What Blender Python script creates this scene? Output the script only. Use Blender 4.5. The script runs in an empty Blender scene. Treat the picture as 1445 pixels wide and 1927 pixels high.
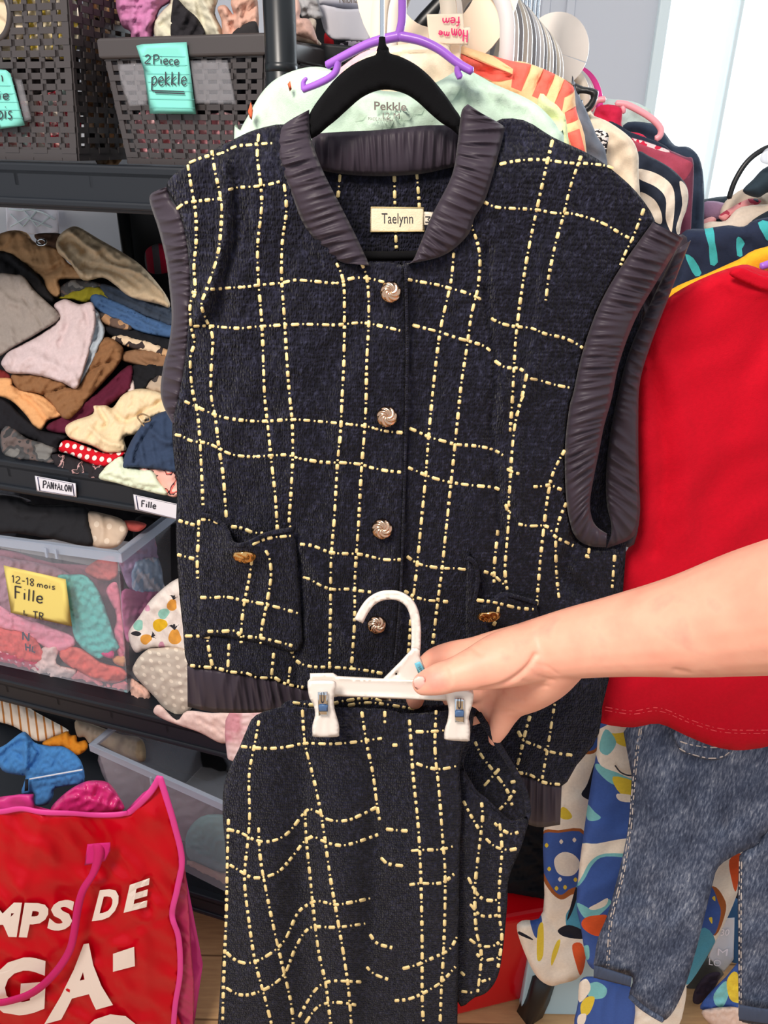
import bpy, bmesh, math, random
import numpy as np
from mathutils import Vector, Matrix
from mathutils.geometry import delaunay_2d_cdt

# ------------------------------------------------------------------ camera, world, light
SC = bpy.context.scene
PITCH, ROLL, FPX, W, H = math.radians(26), math.radians(1.0), 1447.0, 1445.0, 1927.0
CAM = np.array([0.0, 0.0, 1.55])
_R = np.array([1.0, 0, 0]); _F = np.array([0, math.cos(PITCH), -math.sin(PITCH)]); _U = np.array([0, math.sin(PITCH), math.cos(PITCH)])
cr, sr = math.cos(ROLL), math.sin(ROLL)
CRIGHT = cr * _R + sr * _U
CUP = -sr * _R + cr * _U
cd = bpy.data.cameras.new('camera'); cam = bpy.data.objects.new('camera', cd); SC.collection.objects.link(cam)
cd.sensor_fit = 'HORIZONTAL'; cd.sensor_width = 36; cd.lens = 36 * FPX / W; cd.clip_start = .02
m = Matrix.Identity(4)
for i in range(3):
    m[i][0] = CRIGHT[i]; m[i][1] = CUP[i]; m[i][2] = -_F[i]; m[i][3] = CAM[i]
cam.matrix_world = m
SC.camera = cam
wd = bpy.data.worlds.new('world'); SC.world = wd; wd.use_nodes = True
bg = wd.node_tree.nodes['Background']; bg.inputs[0].default_value = (.93, .97, 1, 1); bg.inputs[1].default_value = 1.0
_N = wd.node_tree.nodes; _L = wd.node_tree.links          # daylight: the sky is brightest on the window side
_tc = _N.new('ShaderNodeTexCoord'); _dp = _N.new('ShaderNodeVectorMath'); _dp.operation = 'DOT_PRODUCT'; _dp.inputs[1].default_value = (.38, .92, .08)
_nm = _N.new('ShaderNodeVectorMath'); _nm.operation = 'NORMALIZE'; _L.new(_tc.outputs['Generated'], _nm.inputs[0]); _L.new(_nm.outputs[0], _dp.inputs[0])
_rm = _N.new('ShaderNodeValToRGB'); _L.new(_dp.outputs['Value'], _rm.inputs[0])
_rm.color_ramp.elements[0].position = .70; _rm.color_ramp.elements[0].color = (.58, .59, .61, 1); _rm.color_ramp.elements[1].position = .93; _rm.color_ramp.elements[1].color = (1.7, 1.8, 1.85, 1)
_L.new(_rm.outputs[0], bg.inputs[0])
SC.view_settings.view_transform = 'Standard'; SC.view_settings.look = 'None'
SC.view_settings.exposure = .35; SC.view_settings.gamma = 1; SC.view_settings.use_curve_mapping = False

def area(name, loc, target, size, energy, col):
    l = bpy.data.lights.new(name, 'AREA'); l.shape = 'DISK'; l.size = size; l.energy = energy; l.color = col
    o = bpy.data.objects.new(name, l); SC.collection.objects.link(o); o.location = loc
    o.rotation_euler = (Vector(target) - Vector(loc)).to_track_quat('-Z', 'Y').to_euler()
area('ceiling_light', (-.55, -.35, 2.5), (0, .8, .9), .5, 29, (1, .90, .80))
area('window_daylight', (1.9, 3.1, 1.9), (.1, .6, 1.2), 1.3, 60, (.84, .93, 1))

# ------------------------------------------------------------------ geometry helpers
def rays(px, py):
    px = np.asarray(px, float); py = np.asarray(py, float)
    x = (px - W / 2) / FPX; y = -(py - H / 2) / FPX
    return x[..., None] * CRIGHT + y[..., None] * CUP + _F
class Plane:
    def __init__(s, p0, n):
        s.p0 = np.array(p0, float); n = np.array(n, float); s.n = n / np.linalg.norm(n)
        t = np.cross(s.n, [0, 0, 1.0])
        if np.linalg.norm(t) < 1e-3: t = np.array([1.0, 0, 0])
        s.t = t / np.linalg.norm(t); s.b = np.cross(s.t, s.n)
    def pt(s, px, py, d=0.0):
        r = rays(px, py); k = ((s.p0 - CAM) @ s.n) / (r @ s.n)
        L = np.linalg.norm(r, axis=-1)
        k = k - np.asarray(d) / L
        return CAM + r * k[..., None]
    def one(s, px, py, d=0.0): return s.pt(np.array([px]), np.array([py]), d)[0]
    def uv(s, P): return np.stack([(P - s.p0) @ s.t, (P - s.p0) @ s.b], -1)
def yp(Y, tilt=0.0, c=None):            # upright plane at depth Y (tilted about the horizontal when asked)
    p0 = np.array([0, Y, 1.2])
    if c: p0 = Plane((0, Y, 1), (0, 1, 0)).one(*c)
    return Plane(p0, (0, math.cos(tilt), math.sin(tilt)))
def rp(Y, c):                            # plane square to the clothes rail, through the spot seen at c
    return Plane(Plane((0, Y, 1), (0, 1, 0)).one(*c), (.27, .96, 0))
TH = math.radians(17)
SD = np.array([-math.cos(TH), math.sin(TH), 0]); SN = np.array([math.sin(TH), math.cos(TH), 0])
SA = np.array([-.124, .98, 0])
def sp(off): return Plane(SA + SN * off, SN)
def heap(Z, off, slope, layer=0.0):      # sloping face of a heap of clothes: starts at the lip and leans back
    n = SN * math.cos(slope) - np.array([0, 0, 1.0]) * math.sin(slope)
    p0 = SA + SN * off + np.array([0, 0, Z])
    n = n / np.linalg.norm(n)
    return Plane(p0 - n * layer, n)
def hz(Z): return Plane((0, 0, Z), (0, 0, 1))
def Q(ox, oy, s, pts): return [(ox + x / s, oy + y / s) for x, y in pts]
def cat(pts, k=4, closed=True):
    P = np.array(pts, float); n = len(P)
    if k <= 1 or n < 3: return P
    out = []
    rng = range(n) if closed else range(n - 1)
    for i in rng:
        if closed: a, b, c, d = P[i - 1], P[i], P[(i + 1) % n], P[(i + 2) % n]
        else: a, b, c, d = P[max(i - 1, 0)], P[i], P[i + 1], P[min(i + 2, n - 1)]
        for j in range(k):
            t = j / k
            out.append(.5 * (2 * b + (c - a) * t + (2 * a - 5 * b + 4 * c - d) * t * t + (3 * b - a - 3 * c + d) * t ** 3))
    if not closed: out.append(P[-1])
    return np.array(out)
def resample(P, n):
    P = np.array(P, float); L = np.r_[0, np.cumsum(np.linalg.norm(np.diff(P, axis=0), axis=1))]
    s = np.linspace(0, L[-1], n)
    return np.stack([np.interp(s, L, P[:, i]) for i in range(P.shape[1])], 1)
def inside(pts, poly):
    x, y = pts[:, 0], pts[:, 1]; r = np.zeros(len(pts), bool); n = len(poly)
    for i in range(n):
        x1, y1 = poly[i - 1]; x2, y2 = poly[i]
        if y1 == y2: continue
        c = ((y1 > y) != (y2 > y)) & (x < (x2 - x1) * (y - y1) / (y2 - y1) + x1)
        r ^= c
    return r
def dist(pts, poly, closed=True):
    best = np.full(len(pts), 1e9); n = len(poly)
    for i in range(0 if closed else 1, n):
        a, b = poly[i - 1], poly[i]; ab = b - a; l2 = ab @ ab
        if l2 < 1e-9: continue
        t = np.clip(((pts - a) @ ab) / l2, 0, 1)
        best = np.minimum(best, np.hypot(*(pts - (a + t[:, None] * ab)).T))
    return best
def waves(P2, wl, seed, ridged=False, n=6):
    rg = np.random.RandomState(seed); out = np.zeros(len(P2)); tot = 0
    for i in range(n):
        a = rg.rand() * math.pi; f = 2 * math.pi / (wl * (.5 + rg.rand())); ph = rg.rand() * 6.28
        am = 1 / (1 + i * .4); tot += am
        s = np.sin(P2[:, 0] * f * math.cos(a) + P2[:, 1] * f * math.sin(a) + ph + 1.2 * np.sin(P2[:, 0] * f * .31 + P2[:, 1] * f * .23 + ph))
        out += am * ((1 - 2 * np.abs(s)) if ridged else s)
    return out / tot * 1.6
def link(o, parent=None):
    SC.collection.objects.link(o)
    if parent is not None: o.parent = parent
    return o
def tag(o, label, catg=None, group=None, kind=None):
    if label: o['label'] = label
    if catg: o['category'] = catg
    if group: o['group'] = group
    if kind: o['kind'] = kind
    return o
def empty(name, loc, label, catg, group=None):
    o = bpy.data.objects.new(name, None); o.empty_display_size = .02; o.location = loc; link(o)
    return tag(o, label, catg, group)
def mesh_obj(name, V, Fc, mats, parent=None, mi=None, uv=None, smooth=True, recalc=True):
    me = bpy.data.meshes.new(name)
    me.from_pydata([tuple(v) for v in V], [], [tuple(int(i) for i in f) for f in Fc])
    if not isinstance(mats, (list, tuple)): mats = [mats]
    for mt in mats: me.materials.append(mt)
    if mi is not None: me.polygons.foreach_set('material_index', np.array(mi, dtype=np.int32))
    if uv is not None:
        ul = me.uv_layers.new(name='UVMap'); li = np.zeros(len(me.loops), dtype=np.int32); me.loops.foreach_get('vertex_index', li)
        ul.data.foreach_set('uv', np.asarray(uv, dtype=np.float32)[li].ravel())
    if recalc:
        bm = bmesh.new(); bm.from_mesh(me); bmesh.ops.recalc_face_normals(bm, faces=bm.faces); bm.to_mesh(me); bm.free()
    if smooth: me.polygons.foreach_set('use_smooth', np.ones(len(me.polygons), dtype=bool))
    me.update()
    o = bpy.data.objects.new(name, me); link(o)
    if parent is not None:
        o.parent = parent; o.matrix_parent_inverse = parent_world(parent).inverted()
    return o
def parent_world(p):
    w = p.matrix_parent_inverse @ Matrix.Translation(p.location)
    return parent_world(p.parent) @ w if p.parent else Matrix.Translation(p.location)

TOP = {}                                 # front surface of each piece of cloth, for prints that lie on it
def cloth(name, outline, surf, mats, parent=None, th=.02, puff=14, step=None, folds=(), noise=None, patches=(), relf=None,
          k=4, dashes=None, holes=(), dashw=3.0, hem=None):
    """a piece of cloth (or a moulded plate): an outline with thickness, rounded edges, folds and wrinkles"""
    if not isinstance(mats, (list, tuple)): mats = [mats]
    poly = cat(outline, k); hl = [cat(h, k) for h in holes]
    x0, y0 = poly.min(0); x1, y1 = poly.max(0)
    if step is None: step = max(4.0, math.sqrt((x1 - x0) * (y1 - y0) / 2400))
    seed = sum(ord(c) for c in name) + int(x0 * 7 + y1 * 3) & 0xffff
    def disp(pts):
        P = surf.uv(surf.pt(pts[:, 0], pts[:, 1])); d = np.zeros(len(pts))
        for pl, w, a in folds:
            q = cat(pl, 4, False); d += a * np.exp(-(dist(pts, q, False) / w) ** 2)
        for nz in (noise if isinstance(noise, list) else [noise] if noise else []):
            am, wl = nz[:2]; d += am * waves(P, wl, seed, len(nz) > 2 and nz[2])
        if relf is not None: d += relf(pts[:, 0], pts[:, 1])
        return d
    rg = np.random.RandomState(seed)
    gx, gy = np.meshgrid(np.arange(x0, x1, step), np.arange(y0, y1, step * .87)); gx = gx + (np.arange(gx.shape[0]) % 2)[:, None] * step / 2
    G = np.stack([gx.ravel(), gy.ravel()], 1) + (rg.rand(gx.size, 2) - .5) * step * .25
    G = G[inside(G, poly)]; G = G[dist(G, poly) > step * .45]
    for h in hl: G = G[~inside(G, h)]; G = G[dist(G, h) > step * .45]
    if puff > step:                         # an extra ring near the edge so that it rounds over
        pass
    pp = [(cat(p[0], p[2] if len(p) > 2 else 4), p[1]) for p in patches]
    pts = [tuple(p) for p in poly]; edges = [(i, (i + 1) % len(poly)) for i in range(len(poly))]
    for q in hl + [p for p, _ in pp]:
        b = len(pts); pts += [tuple(p) for p in q]; edges += [(b + i, b + (i + 1) % len(q)) for i in range(len(q))]
        if len(G): G = G[dist(G, q) > step * .3]
    pts += [tuple(p) for p in G]
    vs, es, fs, *_ = delaunay_2d_cdt([Vector(p) for p in pts], edges, [], 0, 1e-4)
    V2 = np.array([(v.x, v.y) for v in vs]); T = np.array([tuple(f) for f in fs])
    C = V2[T].mean(1); keep = inside(C, poly)
    for h in hl: keep &= ~inside(C, h)
    T = T[keep]; C = C[keep]
    mi = np.zeros(len(T), int)
    for q, i in pp: mi[inside(C, q)] = i
    dd = dist(V2, poly)
    for h in hl: dd = np.minimum(dd, dist(V2, h))
    t = np.minimum(1, dd / max(puff, .1)); prof = np.sqrt(np.maximum(0, 1 - (1 - t) ** 2))
    rel = disp(V2)
    if hem: rel = rel - hem[1] * np.exp(-((dd - hem[0]) / 1.8) ** 2)
    edge = dd < .05
    front = surf.pt(V2[:, 0], V2[:, 1], rel + th / 2 * prof)
    back = surf.pt(V2[:, 0], V2[:, 1], rel - th / 2 * prof)
    n = len(V2); bidx = np.where(edge, np.arange(n), n + np.cumsum(~edge) - 1)
    V = np.vstack([front, back[~edge]])
    F_ = np.vstack([T, bidx[T][:, ::-1]]); mi2 = list(mi) + list(mi)
    uvs = surf.uv(np.vstack([surf.pt(V2[:, 0], V2[:, 1])] * 2)); uvs = np.vstack([uvs[:n], uvs[n:][~edge]])
    V = list(V); F_ = list(F_)
    o_ = mesh_obj(name, V, F_, mats, parent, mi2, uvs)
    TOP[o_.name] = (surf, lambda x, y: disp(np.stack([np.asarray(x, float), np.asarray(y, float)], -1)) + th / 2)
    if dashes:
        add_dashes(o_, dashes[0], dashes[1], lambda p: surf.pt(p[:, 0], p[:, 1], disp(p) + th / 2), dashw)
    return o_
def add_dashes(o, lines, mi, fn, w, long=13, gap=5, dots=True):
    """metallic thread woven through the cloth, floating up as short dashes"""
    rg = random.Random(len(lines) * 7 + 3); V = []; Fc = []
    for ln in lines:
        q = cat(ln, 5, False); L = np.r_[0, np.cumsum(np.linalg.norm(np.diff(q, axis=0), axis=1))]
        s = rg.random() * 4; i = 0
        while s < L[-1] - 3:
            ln_ = (long * (.7 + .6 * rg.random())) if (i % 2 == 0 or not dots) else rg.choice([3.5, 4, 7])
            e = min(s + ln_, L[-1]); ww = w * (.85 + .3 * rg.random()) * (1 if ln_ > 6 else .7)
            c = np.array([[np.interp(a, L, q[:, 0]), np.interp(a, L, q[:, 1])] for a in (s, s + (e - s) * .13, s + (e - s) * .87, e)])
            t = c[3] - c[0]; t = t / (np.linalg.norm(t) + 1e-6); nn = np.array([-t[1], t[0]])
            b0 = len(V); P = [c[0]]
            for cc in c[1:3]: P += [cc + nn * ww, cc + nn * ww * .5, cc - nn * ww * .5, cc - nn * ww]
            P += [c[3]]; P = np.array(P); W3 = fn(P)
            pxm = np.linalg.norm(W3[1] - W3[4]) / (2 * ww)
            toC = CAM - W3; toC = toC / np.linalg.norm(toC, axis=1)[:, None]
            hgt = np.array([0, 0, .5, .5, 0, 0, .5, .5, 0, 0]) * ww * pxm + .0004
            W3 = W3 + toC * hgt[:, None]
            V += list(W3)
            for f in [(0, 1, 2), (0, 2, 3), (0, 3, 4), (1, 5, 6, 2), (2, 6, 7, 3), (3, 7, 8, 4), (9, 6, 5), (9, 7, 6), (9, 8, 7)]:
                Fc.append([b0 + j for j in f])
            s = e + gap * (.6 + .6 * rg.random()); i += 1
    me = o.data; bm = bmesh.new(); bm.from_mesh(me); vv = [bm.verts.new(tuple(v)) for v in V]
    for f in Fc:
        ff = bm.faces.new([vv[i] for i in f]); ff.material_index = mi; ff.smooth = True
    bm.to_mesh(me); bm.free()
def ruffle(name, A, B, surf, mat, parent, n=160, mx=9, puff=.008, amp=.003, wl=14, seed=1, relf=None, back=.5, skew=.25):
    """a gathered satin band between two edges"""
    a = resample(cat(A, 6, False), n); b = resample(cat(B, 6, False), n)
    L = np.linalg.norm(np.diff(a, axis=0), axis=1).sum()
    rg = np.random.RandomState(seed); s = np.linspace(0, L, n)
    V = []; 
    for j in range(2 * mx):
        front = j < mx; t = (j / (mx - 1)) if front else 1 - (j - mx + 1) / (mx + 1)
        p = a * (1 - t) + b * t; pr = max(0, math.sin(math.pi * t)) ** .5
        g = np.zeros(n)
        for q in range(3):
            rr = np.random.RandomState(seed * 31 + q); ph, sk, tw, mk = rr.rand() * 6.28, (rr.rand() - .5) * 2, rr.rand() * 3, rr.rand() * 6.28
            f = 2 * math.pi / (wl * (1.35, .8, 2.3)[q]); ss = s + skew * wl * 5 * sk * (t - .5)
            mask = .5 + .5 * np.sin(ss / wl * (.45 + .17 * q) + mk + 2.6 * t * (1 if q % 2 else -1))
            g += (1 - 2 * np.abs(np.sin(f * .5 * ss + ph + 1.1 * np.sin(ss / wl * .31 * (1 + q) + tw))) ** .75) * mask * (1, .6, .8)[q]
        d = puff * pr + .8 * amp * g * (.25 + .75 * pr) if front else -puff * back * pr + amp * g * .3
        if relf is not None: d = d + relf(p[:, 0], p[:, 1])
        V.append(surf.pt(p[:, 0], p[:, 1], d))
    V = np.array(V); M = 2 * mx; idx = np.arange(M * n).reshape(M, n); Fc = []
    for j in range(M):
        for i in range(n - 1): Fc.append((idx[j, i], idx[j, i + 1], idx[(j + 1) % M, i + 1], idx[(j + 1) % M, i]))
    Fc.append(list(idx[:, 0])); Fc.append(list(idx[::-1, -1]))
    return mesh_obj(name, V.reshape(-1, 3), Fc, mat, parent)
def tube(name, pts, r, mat, parent=None, k=5, seg=12, closed=False, flat=1.0, up=None):
    P = cat(pts, k, closed) if k > 1 else np.array(pts, float); n = len(P)
    R = np.full(n, r, float) if np.isscalar(r) else np.interp(np.linspace(0, 1, n), np.linspace(0, 1, len(r)), r)
    V = []; prev = np.array(up, float) if up is not None else np.array([.13, .2, .97])
    for i in range(n):
        t = (P[(i + 1) % n] - P[i - 1]) if closed else P[min(i + 1, n - 1)] - P[max(i - 1, 0)]
        t = t / (np.linalg.norm(t) + 1e-9); u = prev - t * (prev @ t)
        if np.linalg.norm(u) < 1e-3: u = np.cross(t, [1, .3, 0])
        u /= np.linalg.norm(u); v = np.cross(t, u)
        if up is None: prev = u
        for j in range(seg):
            a = 2 * math.pi * j / seg; V.append(P[i] + R[i] * (math.cos(a) * u * flat + math.sin(a) * v))
    Fc = []
    for i in range(n if closed else n - 1):
        for j in range(seg):
            a = i * seg + j; b = i * seg + (j + 1) % seg; c = ((i + 1) % n) * seg
            Fc.append((a, b, c + (j + 1) % seg, c + j))
    if not closed:
        for end, s in ((0, -1), (n - 1, 1)):
            t = P[end] - P[end - s]; t = t / (np.linalg.norm(t) + 1e-9); b0 = len(V); V.append(P[end] + t * R[end] * .5)
            for j in range(seg): Fc.append((end * seg + j, end * seg + (j + 1) % seg, b0))
    Ls = np.r_[0, np.cumsum(np.linalg.norm(np.diff(P, axis=0), axis=1))]; uv = [(Ls[i], 6.28 * R[i] * j / seg) for i in range(n) for j in range(seg)]
    uv += [(0, 0)] * (len(V) - len(uv))
    return mesh_obj(name, V, Fc, mat, parent, uv=uv)
def pxtube(name, pts, surf, rpx, mat, parent=None, d=0.0, **kw):
    P = cat(pts, kw.pop('k', 5), kw.get('closed', False)); X = surf.pt(P[:, 0], P[:, 1], d)
    z = np.mean((X - CAM) @ _F); r = [q * z / FPX for q in rpx] if isinstance(rpx, (list, tuple)) else rpx * z / FPX
    return tube(name, X, r, mat, parent, k=1, **kw)
class MB:
    def __init__(s): s.V = []; s.F = []; s.M = []
    def hexa(s, c, mi=0):                 # 8 corners: bottom ring 0-3, top ring 4-7
        b = len(s.V); s.V += [np.array(x, float) for x in c]
        for f in [(3, 2, 1, 0), (4, 5, 6, 7), (0, 1, 5, 4), (1, 2, 6, 5), (2, 3, 7, 6), (3, 0, 4, 7)]: s.F.append([b + i for i in f]); s.M.append(mi)
    def box(s, o, x, y, z, mi=0):         # origin corner and three edge vectors
        o, x, y, z = (np.array(q, float) for q in (o, x, y, z)); s.hexa([o, o + x, o + x + y, o + y, o + z, o + x + z, o + x + y + z, o + y + z], mi)
    def build(s, name, mats, parent=None, bevel=0.0, smooth=False, seg=2):
        o = mesh_obj(name, s.V, s.F, mats, parent, s.M, None, smooth)
        if bevel:
            md = o.modifiers.new('bevel', 'BEVEL'); md.width = bevel; md.segments = seg; md.limit_method = 'ANGLE'
        return o
def quadmap(quad):
    q = np.array(quad, float)             # TL TR BR BL
    return lambda u, v: (q[0][None] * ((1 - u) * v)[:, None] + q[1][None] * (u * v)[:, None] + q[2][None] * (u * (1 - v))[:, None] + q[3][None] * ((1 - u) * (1 - v))[:, None])
_tn = [0]
def printed(text, quad, surf, mat, parent, name='lettering', d=.0012, bold=0.0, shear=0.0, relf=None, fit=True):
    cu = bpy.data.curves.new('t', 'FONT'); cu.body = text; cu.offset = bold; cu.shear = shear; cu.resolution_u = 3
    ob = bpy.data.objects.new('t', cu); SC.collection.objects.link(ob)
    dg = bpy.context.evaluated_depsgraph_get(); me = bpy.data.meshes.new_from_object(ob.evaluated_get(dg))
    bpy.data.objects.remove(ob)
    bm = bmesh.new(); bm.from_mesh(me); bmesh.ops.subdivide_edges(bm, edges=[e for e in bm.edges if e.calc_length() > .12], cuts=2); bmesh.ops.triangulate(bm, faces=bm.faces); bm.to_mesh(me); bm.free()
    V = np.array([v.co[:] for v in me.vertices]); Fc = [tuple(p.vertices) for p in me.polygons]
    lo, hi = V.min(0), V.max(0); u = (V[:, 0] - lo[0]) / (hi[0] - lo[0]); v = (V[:, 1] - lo[1]) / (hi[1] - lo[1])
    p = quadmap(quad)(u, v); dd = d + (relf(p[:, 0], p[:, 1]) if relf is not None else 0)
    return mesh_obj(name, surf.pt(p[:, 0], p[:, 1], dd), Fc, mat, parent, smooth=False, recalc=False)
GL = {'2': (.6, [[(.05, .8), (.3, 1), (.52, .8), (.35, .45), (.05, .05), (.6, .05)]]), 'P': (.65, [[(.12, 1), (.08, -.05)], [(.1, .95), (.5, 1), (.6, .7), (.35, .5), (.1, .48)]]),
      'p': (.55, [[(.1, .6), (.06, -.35)], [(.1, .5), (.35, .65), (.5, .35), (.3, .05), (.08, .12)]]), 'i': (.25, [[(.1, .6), (.1, .05)], [(.12, .85), (.14, .9)]]),
      'e': (.5, [[(.08, .3), (.45, .36), (.35, .62), (.1, .5), (.08, .15), (.3, .0), (.5, .12)]]), 'c': (.45, [[(.42, .55), (.2, .6), (.06, .3), (.2, .02), (.45, .1)]]),
      'k': (.5, [[(.1, 1), (.08, 0)], [(.45, .65), (.1, .3), (.48, 0)]]), 'l': (.25, [[(.12, 1), (.1, .02)]]), '1': (.35, [[(.05, .8), (.2, 1), (.2, 0)]]),
      '8': (.5, [[(.28, .52), (.08, .78), (.28, 1), (.45, .78), (.1, .25), (.28, 0), (.46, .25), (.28, .52)]]), '-': (.45, [[(.08, .45), (.4, .47)]]),
      'm': (.75, [[(.08, .6), (.06, 0)], [(.08, .45), (.22, .62), (.33, .4), (.33, 0)], [(.33, .45), (.5, .62), (.64, .4), (.66, 0)]]), 'o': (.5, [[(.25, .6), (.06, .3), (.25, 0), (.44, .3), (.25, .6)]]),
      's': (.45, [[(.38, .58), (.15, .55), (.12, .38), (.36, .22), (.3, .02), (.06, .06)]]), 'F': (.6, [[(.1, 1), (.08, 0)], [(.1, .98), (.55, 1)], [(.1, .55), (.42, .55)]]),
      'L': (.55, [[(.1, .8), (.1, .08), (.5, .05)]]), 'T': (.6, [[(.05, .95), (.6, 1)], [(.3, .98), (.3, 0)]]), 'R': (.65, [[(.1, 0), (.12, 1)], [(.12, .98), (.5, .9), (.45, .55), (.12, .5)], [(.25, .5), (.58, 0)]]),
      'A': (.6, [[(.02, 0), (.3, 1), (.55, 0)], [(.14, .4), (.45, .4)]]), 'N': (.6, [[(.08, 0), (.1, 1)], [(.1, 1), (.5, 0)], [(.5, 0), (.5, 1)]]), 't': (.4, [[(.2, .9), (.18, .05)], [(.03, .6), (.4, .62)]]),
      'O': (.6, [[(.3, 1), (.06, .5), (.3, 0), (.54, .5), (.3, 1)]]), 'H': (.65, [[(.08, 1), (.08, 0)], [(.55, 1), (.55, 0)], [(.08, .5), (.55, .5)]]), 'f': (.4, [[(.4, .95), (.22, .95), (.18, .5), (.18, -.1)], [(.04, .55), (.4, .55)]]),
      'n': (.5, [[(.08, .6), (.06, 0)], [(.08, .45), (.25, .62), (.4, .4), (.42, 0)]]), ' ': (.4, []), '_': (1.0, [[(0, 0), (1, .05)]])}
def hand(text, quad, surf, wpx, mat, parent, name='handwriting', d=.0012):
    tot = sum(GL[c][0] + .08 for c in text); x = 0; V = []; Fc = []; qm = quadmap(quad)
    for c in text:
        w, sts = GL[c]
        for st in sts:
            q = cat(st, 5, False) if len(st) > 2 and c not in 'ALNFT' else np.array(st, float)
            p = qm((q[:, 0] + x) / tot, q[:, 1]); t = np.gradient(p, axis=0); t /= (np.linalg.norm(t, axis=1)[:, None] + 1e-6)
            nn = np.stack([-t[:, 1], t[:, 0]], 1) * wpx / 2; b = len(V)
            V += list(surf.pt(*(p + nn).T, d)) + list(surf.pt(*(p - nn).T, d)); n = len(p)
            for i in range(n - 1): Fc.append((b + i, b + i + 1, b + n + i + 1, b + n + i))
        x += w + .08
    return mesh_obj(name, V, Fc, mat, parent, smooth=False, recalc=False)
def plate(name, outline, surf, mat, parent=None, th=.002, k=1, d=0.0, holes=(), puff=1.5, **kw):
    s2 = Plane(surf.p0 - surf.n * d * (1 if (surf.n @ _F) > 0 else -1), surf.n)
    return cloth(name, outline, s2, mat, parent, th=th, puff=puff, k=k, holes=holes, **kw)
# ------------------------------------------------------------------ materials
def lin(c):
    c = np.array(c[:3], float) / 255
    return tuple(np.where(c <= .04045, c / 12.92, ((c + .055) / 1.055) ** 2.4)) + (1.0,)
def nt(name):
    mt = bpy.data.materials.new(name); mt.use_nodes = True; t = mt.node_tree
    return mt, t, t.nodes, t.links, t.nodes['Principled BSDF']
def bump(t, N, Lk, B, hsock, strength, dist=.001):
    b = N.new('ShaderNodeBump'); b.inputs['Strength'].default_value = strength; b.inputs['Distance'].default_value = dist
    Lk.new(hsock, b.inputs['Height']); Lk.new(b.outputs[0], B.inputs['Normal'])
def noise_node(N, Lk, scale, detail=3, coord='Object', vec=None, stretch=None):
    tc = N.new('ShaderNodeTexCoord'); src = tc.outputs[coord]
    if stretch:
        mp = N.new('ShaderNodeMapping'); mp.inputs['Scale'].default_value = stretch; Lk.new(src, mp.inputs[0]); src = mp.outputs[0]
    n = N.new('ShaderNodeTexNoise'); n.inputs['Scale'].default_value = scale; n.inputs['Detail'].default_value = detail; Lk.new(src, n.inputs['Vector'])
    return n
def ramp(N, Lk, fac, stops, interp='LINEAR'):
    r = N.new('ShaderNodeValToRGB'); r.color_ramp.interpolation = interp; e = r.color_ramp.elements
    while len(e) < len(stops): e.new(.5)
    for i, (p, c) in enumerate(stops): e[i].position = p; e[i].color = c
    Lk.new(fac, r.inputs[0]); return r
_fc = {}
def fabric(rgb, rough=.9, scale=900, strength=.35, var=.05):
    key = (tuple(rgb), rough, scale)
    if key in _fc: return _fc[key]
    mt, t, N, Lk, B = nt('fabric'); B.inputs['Roughness'].default_value = rough; B.inputs['Specular IOR Level'].default_value = .2
    c = np.array(lin(rgb)[:3]); n = noise_node(N, Lk, 260, 4)
    r = ramp(N, Lk, n.outputs[0], [(.3, tuple(c * (1 - var)) + (1,)), (.7, tuple(np.minimum(1, c * (1 + var))) + (1,))]); Lk.new(r.outputs[0], B.inputs['Base Color'])
    n2 = noise_node(N, Lk, scale, 2); bump(t, N, Lk, B, n2.outputs[0], strength, .0008)
    _fc[key] = mt; return mt
def plain(name, rgb, rough=.5, metal=0.0, spec=.5, bumpy=None):
    mt, t, N, Lk, B = nt(name); B.inputs['Base Color'].default_value = lin(rgb); B.inputs['Roughness'].default_value = rough
    B.inputs['Metallic'].default_value = metal; B.inputs['Specular IOR Level'].default_value = spec
    n = noise_node(N, Lk, bumpy[0] if bumpy else 60, 3); bump(t, N, Lk, B, n.outputs[0], bumpy[1] if bumpy else .04, .001)
    return mt
def striped(name, cols, period, ang=0.0, duty=.5, rough=.9):
    mt, t, N, Lk, B = nt(name); B.inputs['Roughness'].default_value = rough; B.inputs['Specular IOR Level'].default_value = .2
    tc = N.new('ShaderNodeTexCoord'); mp = N.new('ShaderNodeMapping'); mp.inputs['Rotation'].default_value = (0, 0, ang); Lk.new(tc.outputs['UV'], mp.inputs[0])
    sx = N.new('ShaderNodeSeparateXYZ'); Lk.new(mp.outputs[0], sx.inputs[0])
    d = N.new('ShaderNodeMath'); d.operation = 'DIVIDE'; d.inputs[1].default_value = period; Lk.new(sx.outputs[0], d.inputs[0])
    f = N.new('ShaderNodeMath'); f.operation = 'FRACT'; Lk.new(d.outputs[0], f.inputs[0])
    r = ramp(N, Lk, f.outputs[0], [(0, lin(cols[0])), (duty, lin(cols[1]))], 'CONSTANT'); Lk.new(r.outputs[0], B.inputs['Base Color'])
    n2 = noise_node(N, Lk, 900, 2); bump(t, N, Lk, B, n2.outputs[0], .3, .0008); return mt
def dotted(name, base, dot, scale, size=.3, rough=.9, rnd=0.0):
    mt, t, N, Lk, B = nt(name); B.inputs['Roughness'].default_value = rough; B.inputs['Specular IOR Level'].default_value = .2
    tc = N.new('ShaderNodeTexCoord'); v = N.new('ShaderNodeTexVoronoi'); v.inputs['Scale'].default_value = scale; v.inputs['Randomness'].default_value = rnd
    Lk.new(tc.outputs['UV'], v.inputs['Vector'])
    r = ramp(N, Lk, v.outputs['Distance'], [(0, lin(dot)), (size, lin(base))], 'CONSTANT'); Lk.new(r.outputs[0], B.inputs['Base Color'])
    n2 = noise_node(N, Lk, 900, 2); bump(t, N, Lk, B, n2.outputs[0], .3, .0008); return mt
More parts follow.
